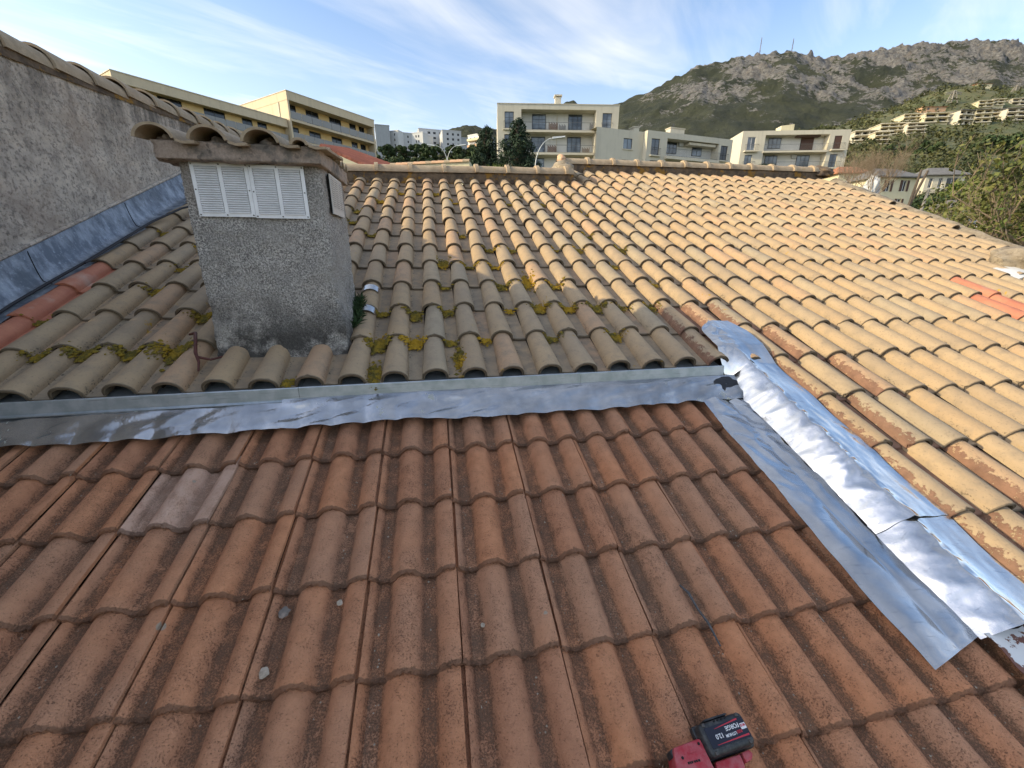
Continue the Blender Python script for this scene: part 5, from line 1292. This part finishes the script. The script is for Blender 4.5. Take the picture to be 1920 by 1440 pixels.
a = at(732, 309, 24.5); b = at(880, 304.5, 23.5); b[2] = a[2]; t = (b-a)/np.linalg.norm(b-a); nn = np.cross(t, UZ)
m = MB(); m.hexa([a-UZ*4, b-UZ*4, b-UZ*4-nn*3.2, a-UZ*4-nn*.25, a, b, b-nn*3.2-UZ*.9, a-nn*.25]); m.build('wall', M['villa'], gw)
L = np.linalg.norm(b-a); n = 13
for k in range(n): q = barrel(a+t*L*k/n-UZ*.05-nn*.06, t, -nn, UZ, L/n*1.04, .155, .135, .02, 10); mk('coping_tile', q.v, q.f, M['orange' if k % 3 else 'ridge'], gw, None, 40)

# --- street lamps
def lamp(name, label, px, base_y, top_y, Y, arms):
    P = at(px, base_y, Y); T_ = at(px, top_y, Y); P[2] = gz(P[0], P[1])-1
    t = thing(name, label, 'street lamp', P); h = T_[2]-P[2]; m = MB(); m.tube([P, P+UZ*h*.86], [.06, .042], 10); 
    for sgn, ln in arms:
        pts = [P+UZ*(h*.86)+np.array([sgn*ln*(1-math.cos(q)), 0, (h*.14)*math.sin(q)]) for q in np.linspace(0, math.pi/2, 9)]; m.tube(pts, .028, 8); e = pts[-1]
        hd = MB(); hd.hexa([e+np.array(q) for q in ((-.05, -.12, -.06), (sgn*.75, -.14, .03), (sgn*.75, .14, .03), (-.05, .12, -.06), (-.05, -.09, .06), (sgn*.75, -.08, .12), (sgn*.75, .08, .12), (-.05, .09, .06))]); hd.build('lamp_head', M['lamp'], t)
    m.build('pole', M['lamp'], t, 50)
lamp('street_lamp', 'grey street lamp with a single curved arm in front of the cream block', 1003, 330, 259, 30, [(1, 1.15)])
lamp('street_lamp', 'two-armed grey street lamp above the coped wall', 839, 310, 273, 44, [(1, 1.1), (-1, 1.1)])

# --- terraced apartments on the right hill
z7 = zr(1620, 150, 4.23)
def terrace(i, x0, y0, x1, y1, Y, floors, bays, mat, roof, label, ang=-.12):
    Y = ground_hit(*z7((x0+x1)/2, y1), 90, 420)-4
    a = at(*z7(x0, y0), Y); b = at(*z7(x1, y0), Y); zb = at(*z7((x0+x1)/2, y1), Y)[2]; w = abs(b[0]-a[0])
    t = thing('terraced_apartments', label, 'building', (a[0], Y, zb), 'terraced apartments on the right hill')
    e = np.array([math.cos(ang), math.sin(ang), 0]); n_ = np.array([math.sin(ang), -math.cos(ang), 0])
    class G: pass
    Fq = G(); Fq.ax = (e, -n_, UZ); Fq.P = lambda s, d_, z: np.array([a[0], a[1], 0])+e*s-n_*d_+UZ*z
    top = a[2]; fh = (top-zb)/floors; m = MB(); hs = []
    for f in range(floors):
        for k in range(bays): hs.append((w*(k+.10)/bays, w*(k+.90)/bays, zb+fh*(f+.36), zb+fh*(f+.90)))
    wall_holes(m, Fq, 0, w, zb-5, top, [(*h, 1.4) for h in hs]); shell(m, Fq, 0, w, zb-5, top, 12); m.build('wall', M[mat], t)
    for h in hs:
        q = MB(); q.box(Fq.P(0, 0, 0), Fq.ax, (h[0]-.02, 1.38, h[2]-.9), (h[1]+.02, 1.42, h[3]+.02)); q.build('window', M['darkglass'], t)
    for f in range(floors): q = MB(); q.box(Fq.P(0, 0, 0), Fq.ax, (w*.02, -1.1, zb+fh*f+fh*.06), (w*.98, -.01, zb+fh*f+fh*.24)); q.build('balcony', M['cream'], t)
    q = MB(); q.hexa([Fq.P(-.3, -.9, top+.003), Fq.P(w+.3, -.9, top+.003), Fq.P(w+.3, 12.3, top+.003), Fq.P(-.3, 12.3, top+.003), Fq.P(-.3, -.9, top+.25), Fq.P(w+.3, -.9, top+.25), Fq.P(w+.3, 12.3, top+.3), Fq.P(-.3, 12.3, top+.3)]); q.build('roof', M[roof], t)
spec7 = [(-70, 410, 90, 490, 172, 2, 3, 'slab', 'lowest terraced apartments, just right of the cream corner block'), (92, 418, 200, 518, 165, 3, 2, 'slab', 'terraced apartments stepping up beside the lowest ones'), (135, 352, 328, 440, 182, 3, 3, 'slab', 'terraced apartments with orange roof below the gabled ones'), (350, 348, 482, 432, 180, 3, 2, 'slab', 'terraced apartments with three white balconies in the middle of the hill'), (320, 276, 505, 330, 205, 2, 4, 'slab', 'long low apartments with sloping roof above the middle terraces'), (490, 268, 660, 345, 198, 2, 2, 'slab', 'gabled apartments left of the tall bright-sided block'), (770, 240, 882, 360, 190, 3, 2, 'greyroof', 'tall apartment block with a bright blank left side on the hill'), (892, 238, 1012, 345, 194, 3, 2, 'greyroof', 'apartment block second from the bright-sided one'), (1016, 236, 1140, 326, 194, 3, 2, 'greyroof', 'apartment block third from the bright-sided one'), (1142, 228, 1300, 330, 192, 3, 2, 'greyroof', 'apartment block at the right picture edge in the long row'), (915, 168, 1022, 220, 232, 2, 2, 'slab', 'upper white apartments above the long row, the left one'), (1022, 156, 1108, 205, 236, 2, 2, 'slab', 'upper white apartments above the long row, the middle one'), (1180, 150, 1300, 208, 236, 2, 2, 'slab', 'upper white apartments above the long row, at the picture edge')]
for i, s_ in enumerate(spec7): terrace(i, *s_[:7], 'villa' if i % 3 else 'cream', s_[7], s_[8], -.15 if i != 6 else .10)
def villa(name, label, x0, y0, x1, y1, Y, wall, roof, hip, wins, ang=.0, f=z7, shut=True, rh=1.4):
    a = at(*f(x0, y0), Y); b = at(*f(x1, y0), Y); zb = at(*f((x0+x1)/2, y1), Y)[2]-3; w = abs(b[0]-a[0])/max(.3, math.cos(ang)); top = a[2]
    t = thing(name, label, 'house', (a[0], Y, zb)); e = np.array([math.cos(ang), math.sin(ang), 0]); n_ = np.array([math.sin(ang), -math.cos(ang), 0])
    class G: pass
    Fq = G(); Fq.ax = (e, -n_, UZ); Fq.n = n_; Fq.e = e; Fq.o = a; Fq.P = lambda s, d_, z: np.array([a[0], a[1], 0])+e*s-n_*d_+UZ*z
    D_ = w*.75; m = MB(); hs = [(w*q[0], w*q[1], top-q[3], top-q[2]) for q in wins]; wall_holes(m, Fq, 0, w, zb, top, [(*h, .25) for h in hs]); shell(m, Fq, 0, w, zb, top, D_); m.build('wall', M[wall], t)
    for h in hs:
        window(Fq, t, h, .2, 2, 0, 'wframe', 'darkglass')
        if shut:
            for s0, s1 in ((h[0]-(h[1]-h[0])*.42, h[0]-.02), (h[1]+.02, h[1]+(h[1]-h[0])*.42)): q = MB(); q.box(Fq.P(0, 0, 0), Fq.ax, (s0, -.06, h[2]), (s1, -.005, h[3])); q.build('shutter', M['shutter'], t)
    o = .5; r = MB(); A = [Fq.P(-o, -o, top), Fq.P(w+o, -o, top), Fq.P(w+o, D_+o, top), Fq.P(-o, D_+o, top)]; R1, R2 = Fq.P(w*hip, D_/2, top+rh), Fq.P(w*(1-hip), D_/2, top+rh)
    r.add(A+[R1, R2]+[q-UZ*.15 for q in A], [(0, 1, 5, 4), (1, 2, 5), (2, 3, 4, 5), (3, 0, 4), (6, 7, 1, 0), (7, 8, 2, 1), (8, 9, 3, 2), (9, 6, 0, 3), (9, 8, 7, 6)]); r.build('roof', M[roof], t); return t
villa('yellow_villa', 'pale yellow villa with grey roof and brown shutters beyond the right verge', 120, 762, 480, 935, 62, 'villa', 'greyroof', .22, [(.22, .34, .5, 1.9), (.62, .74, .45, 1.85), (.22, .34, 2.9, 4.2), (.58, .70, 2.8, 4.2)], .12)
villa('pale_villa', 'pale villa with a hipped grey roof uphill of the yellow villa', 500, 752, 780, 850, 76, 'cream', 'greyroof', .25, [(.10, .2, .5, 2.0), (.35, .45, .5, 2.0), (.55, .85, .5, 2.2)], -.1, shut=False)
villa('orange_roofed_house', 'small house with a low orange roof beside the cream corner block', 990-1185, 735, 40, 790, 74, 'villa', 'orangeroof', .2, [(.3, .4, .5, 1.4)], .0, shut=False, rh=1.2)
villa('ruined_orange_house', 'orange unfinished house above the terraced apartments', 470, 212, 655, 245, ground_hit(*z7(560, 247))-4, 'orange', 'orangeroof', .3, [(.2, .3, .6, 1.8), (.6, .7, .6, 1.8)], .0, shut=False, rh=1.6)
villa('hilltop_house', 'lone cream house high on the right hillside', 905, 30, 1020, 52, ground_hit(*z7(960, 52))-4, 'villa', 'orangeroof', .1, [(.3, .4, .8, 2.2), (.6, .7, .8, 2.2)], .0, shut=False, rh=1.5)
villa('roadside_house', 'low pale house half hidden under the right-hand tree', 690, 1000, 830, 1060, 48, 'cream', 'greyroof', .2, [(.2, .35, .4, 1.3), (.6, .75, .4, 1.3)], .1, shut=False, rh=.7)
# white rubble arch and leaning poles
P = at(1629, 375, 52); lp = MB()
rk = lump('white_boulder', P+UZ*.4, (.8, .7, 1.9), M['ltgrey'], None, 4, None, 4, .5, 2.4); tag(rk, 'tall pale rock beside the yellow villa', 'rock')
for i, (xa, ya, xb, yb, Y, lab) in enumerate(((1703, 388, 1728, 318, 44, 'thin brown leaning pole in front of the yellow villa'), (1712, 372, 1740, 320, 46, 'second brown leaning pole beside the thin one'), (1728, 392, 1742, 355, 40, 'short grey concrete post right of the leaning poles'))):
    a, b = at(xa, ya, Y), at(xb, yb, Y); a = a-(b-a)*.6; m = MB(); m.tube([a, b], [.14, .10], 8); tag(m.build('pole', M['pole' if i == 2 else 'bark'], None, 50), lab, 'pole')
def car(label, px, py, Y, ang, mat):
    P = at(px, py, Y); t = thing('parked_car', label, 'car', P); e = np.array([math.cos(ang), math.sin(ang), 0]); n_ = np.array([-math.sin(ang), math.cos(ang), 0]); m = MB()
    pr_ = [(-2.1, .25), (-2.15, .75), (-1.9, .95), (-1.3, 1.0), (-.6, 1.45), (.9, 1.45), (1.6, .98), (2.1, .88), (2.15, .3)]; V = [P+e*x+n_*s*(.8 if z < 1.1 else .66)+UZ*z for s in (-1, 1) for x, z in pr_]; k = len(pr_)
    m.add(V, [tuple(range(k))[::-1], tuple(range(k, 2*k))]+[(i, i+1, k+i+1, k+i) for i in range(k-1)]+[(k-1, 0, k, 2*k-1)]); m.build('body', M[mat], t)
    g = MB(); V = [P+e*x+n_*s*.70+UZ*z for s in (-1.08, 1.08) for x, z in ((-1.15, 1.02), (-.55, 1.38), (.85, 1.38), (1.4, 1.02))]; g.add(V, [(0, 1, 2, 3), (7, 6, 5, 4), (0, 4, 5, 1), (2, 6, 7, 3)]); g.build('window', M['darkglass'], t)
    for x in (-1.35, 1.35):
        for s in (-1, 1): q = MB(); q.tube([P+e*x+n_*s*.62+UZ*.32, P+e*x+n_*s*.84+UZ*.32], .32, 14); q.build('wheel', M['rubber'], t, 50)
for (x, y, Y, a, mt, lab) in ((1778, 432, 40, .2, 'ltgrey', 'grey car parked below the low pale house'), (1850, 462, 32, .1, 'white', 'white car half hidden by the leafy branches near the picture edge')): car(lab, x, y, Y, a, mt)

# --- masts on the summit, a pylon on the hill
def lattice(name, label, P, h, w, mat, n=9, arms=0):
    P = np.array(P); m = MB()
    for sx, sy in ((-1, -1), (1, -1), (1, 1), (-1, 1)): m.tube([P+np.array([sx*w, sy*w, 0]), P+np.array([sx*w*.25, sy*w*.25, h])], w*.16, 4)
    for k in range(n):
        z0, z1 = h*k/n, h*(k+1)/n; a, b = w*(1-.75*k/n), w*(1-.75*(k+1)/n)
        for q in range(4):
            c = [(-1, -1), (1, -1), (1, 1), (-1, 1)]; p, r = c[q], c[(q+1) % 4]; m.tube([P+np.array([p[0]*a, p[1]*a, z0]), P+np.array([r[0]*b, r[1]*b, z1])], w*.09, 3)
    for k in range(arms): zz = h*(.72+.12*k); m.tube([P+np.array([-w*2.6, 0, zz]), P+np.array([0, 0, zz+w*.4]), P+np.array([w*2.6, 0, zz])], w*.14, 4)
    return tag(m.build(name, M[mat], None), label, 'mast')
for px, y0, y1, lab in ((1423, 108, 70, 'thin radio mast on the summit, the left of two'), (1484, 99, 72, 'thin radio mast on the summit, the right of two')):
    a, b = at(px, y0, YC), at(px, y1, YC); lattice('radio_mast', lab, a-UZ*6, b[2]-a[2]+6, 1.7, 'mast')
yp = ground_hit(*z7(690, 190)); a, b = at(*z7(690, 190), yp), at(*z7(695, 85), yp); lattice('power_pylon', 'steel power pylon above the orange house on the hill', a, b[2]-a[2], 2.2, 'pole', 7, 2)
yp = ground_hit(*z7(1200, 90)); a, b = at(*z7(1200, 90), yp), at(*z7(1203, 40), yp); lattice('power_pylon', 'second power pylon at the right edge of the hill', a, b[2]-a[2], 1.8, 'pole', 6, 2)

# --- nearer trees and bushes beyond the right verge
def branchy(name, label, base, segs, mat_l, nleaf, lsize, seed, bark='twigs', cat='tree', depth=4, L0=1.6, r0=.09, spread=.75, up=.35, per=6):
    rg = random.Random(seed); t = thing(name, label, cat, base); m = MB(); tips = []
    def grow(p, d_, L, r, k):
        pts = [p]; q = p.copy(); dd = d_.copy()
        for i in range(3): dd = (dd+Vector((rg.gauss(0, .16), rg.gauss(0, .16), rg.gauss(up*.12, .12)))).normalized(); q = q+dd*L/3; pts.append(q.copy())
        m.tube(pts, [r, r*.85, r*.7, r*.55], 5 if k > 1 else 4, False)
        if k <= 1: tips.extend(pts[1:])
        if k > 0:
            for i in range(segs): 
                nd = (dd+Vector((rg.gauss(0, spread), rg.gauss(0, spread), rg.gauss(up, spread*.6)))).normalized(); grow(pts[rg.choice((2, 3))], nd, L*rg.uniform(.55, .82), r*.55, k-1)
    for i in range(per): grow(Vector(base), Vector((rg.gauss(0, .5), rg.gauss(0, .5), 1)).normalized(), L0*rg.uniform(.8, 1.2), r0, depth)
    m.build('trunk', M[bark], t, 60)
    if nleaf:
        cl = [(np.array(p), lsize*2.6) for p in tips]; V, f = leaves(cl, nleaf, lsize, .62, seed); mk('crown', V, f, M[mat_l], t)
    return t
P = at(1915, 505, 11.5); branchy('leafy_tree', 'leafy tree with bare grey branches beyond the right verge', P-UZ*2.2, 3, 'lf_tree', 8500, .055, 41, 'twigs', 'tree', 4, 2.25, .06, .62, .42, 9)
P = at(1870, 480, 15); branchy('leafy_tree', 'looser green tree behind the leafy one at the right edge', P-UZ*2.0, 3, 'lf_tree', 6500, .065, 43, 'twigs', 'tree', 4, 2.2, .06, .75, .30, 8)
P = at(1640, 335, 40); branchy('bare_shrub', 'leafless brown shrub beside the cream corner block', P-UZ*1.8, 4, None, 0, 0, 44, 'twigs', 'shrub', 4, 1.9, .035, .55, .5, 9)
P = at(1605, 332, 44); branchy('bare_shrub', 'smaller leafless brown shrub at the foot of the cream corner block', P-UZ*1.4, 4, None, 0, 0, 45, 'twigs', 'shrub', 3, 1.5, .03, .55, .5, 8)
for i, (x, y, Y, cw, mt, lab) in enumerate(((1755, 352, 52, 2.6, 'lf_mid', 'round dark green tree right of the leaning poles'), (1780, 372, 40, 2.2, 'lf_mid', 'dark bush below the round dark tree'), (1720, 372, 46, 1.6, 'lf_mid', 'dark bush in front of the yellow villa'), (1868, 245, 150, 7, 'lf_mid', 'large rounded green tree below the long row of apartments'), (1600, 345, 60, 2.4, 'lf_olive', 'olive bush behind the verge beside the pale rock'), (1810, 330, 64, 2.6, 'lf_light', 'light green tree behind the pale villa'), (1735, 256, 150, 5, 'lf_mid', 'dark round tree below the bright-sided block'), (1672, 268, 140, 4, 'lf_mid', 'dark round tree below the middle terraces'))):
    p = at(x, y, Y); b = gz(p[0], p[1]); h_ = max(cw*1.3, p[2]-b); tree('round_tree', lab, (p[0], p[1], p[2]-h_), h_, cw, h_*.15, mt, 2600, .16*cw/2.4, 300+i, nclump=24)
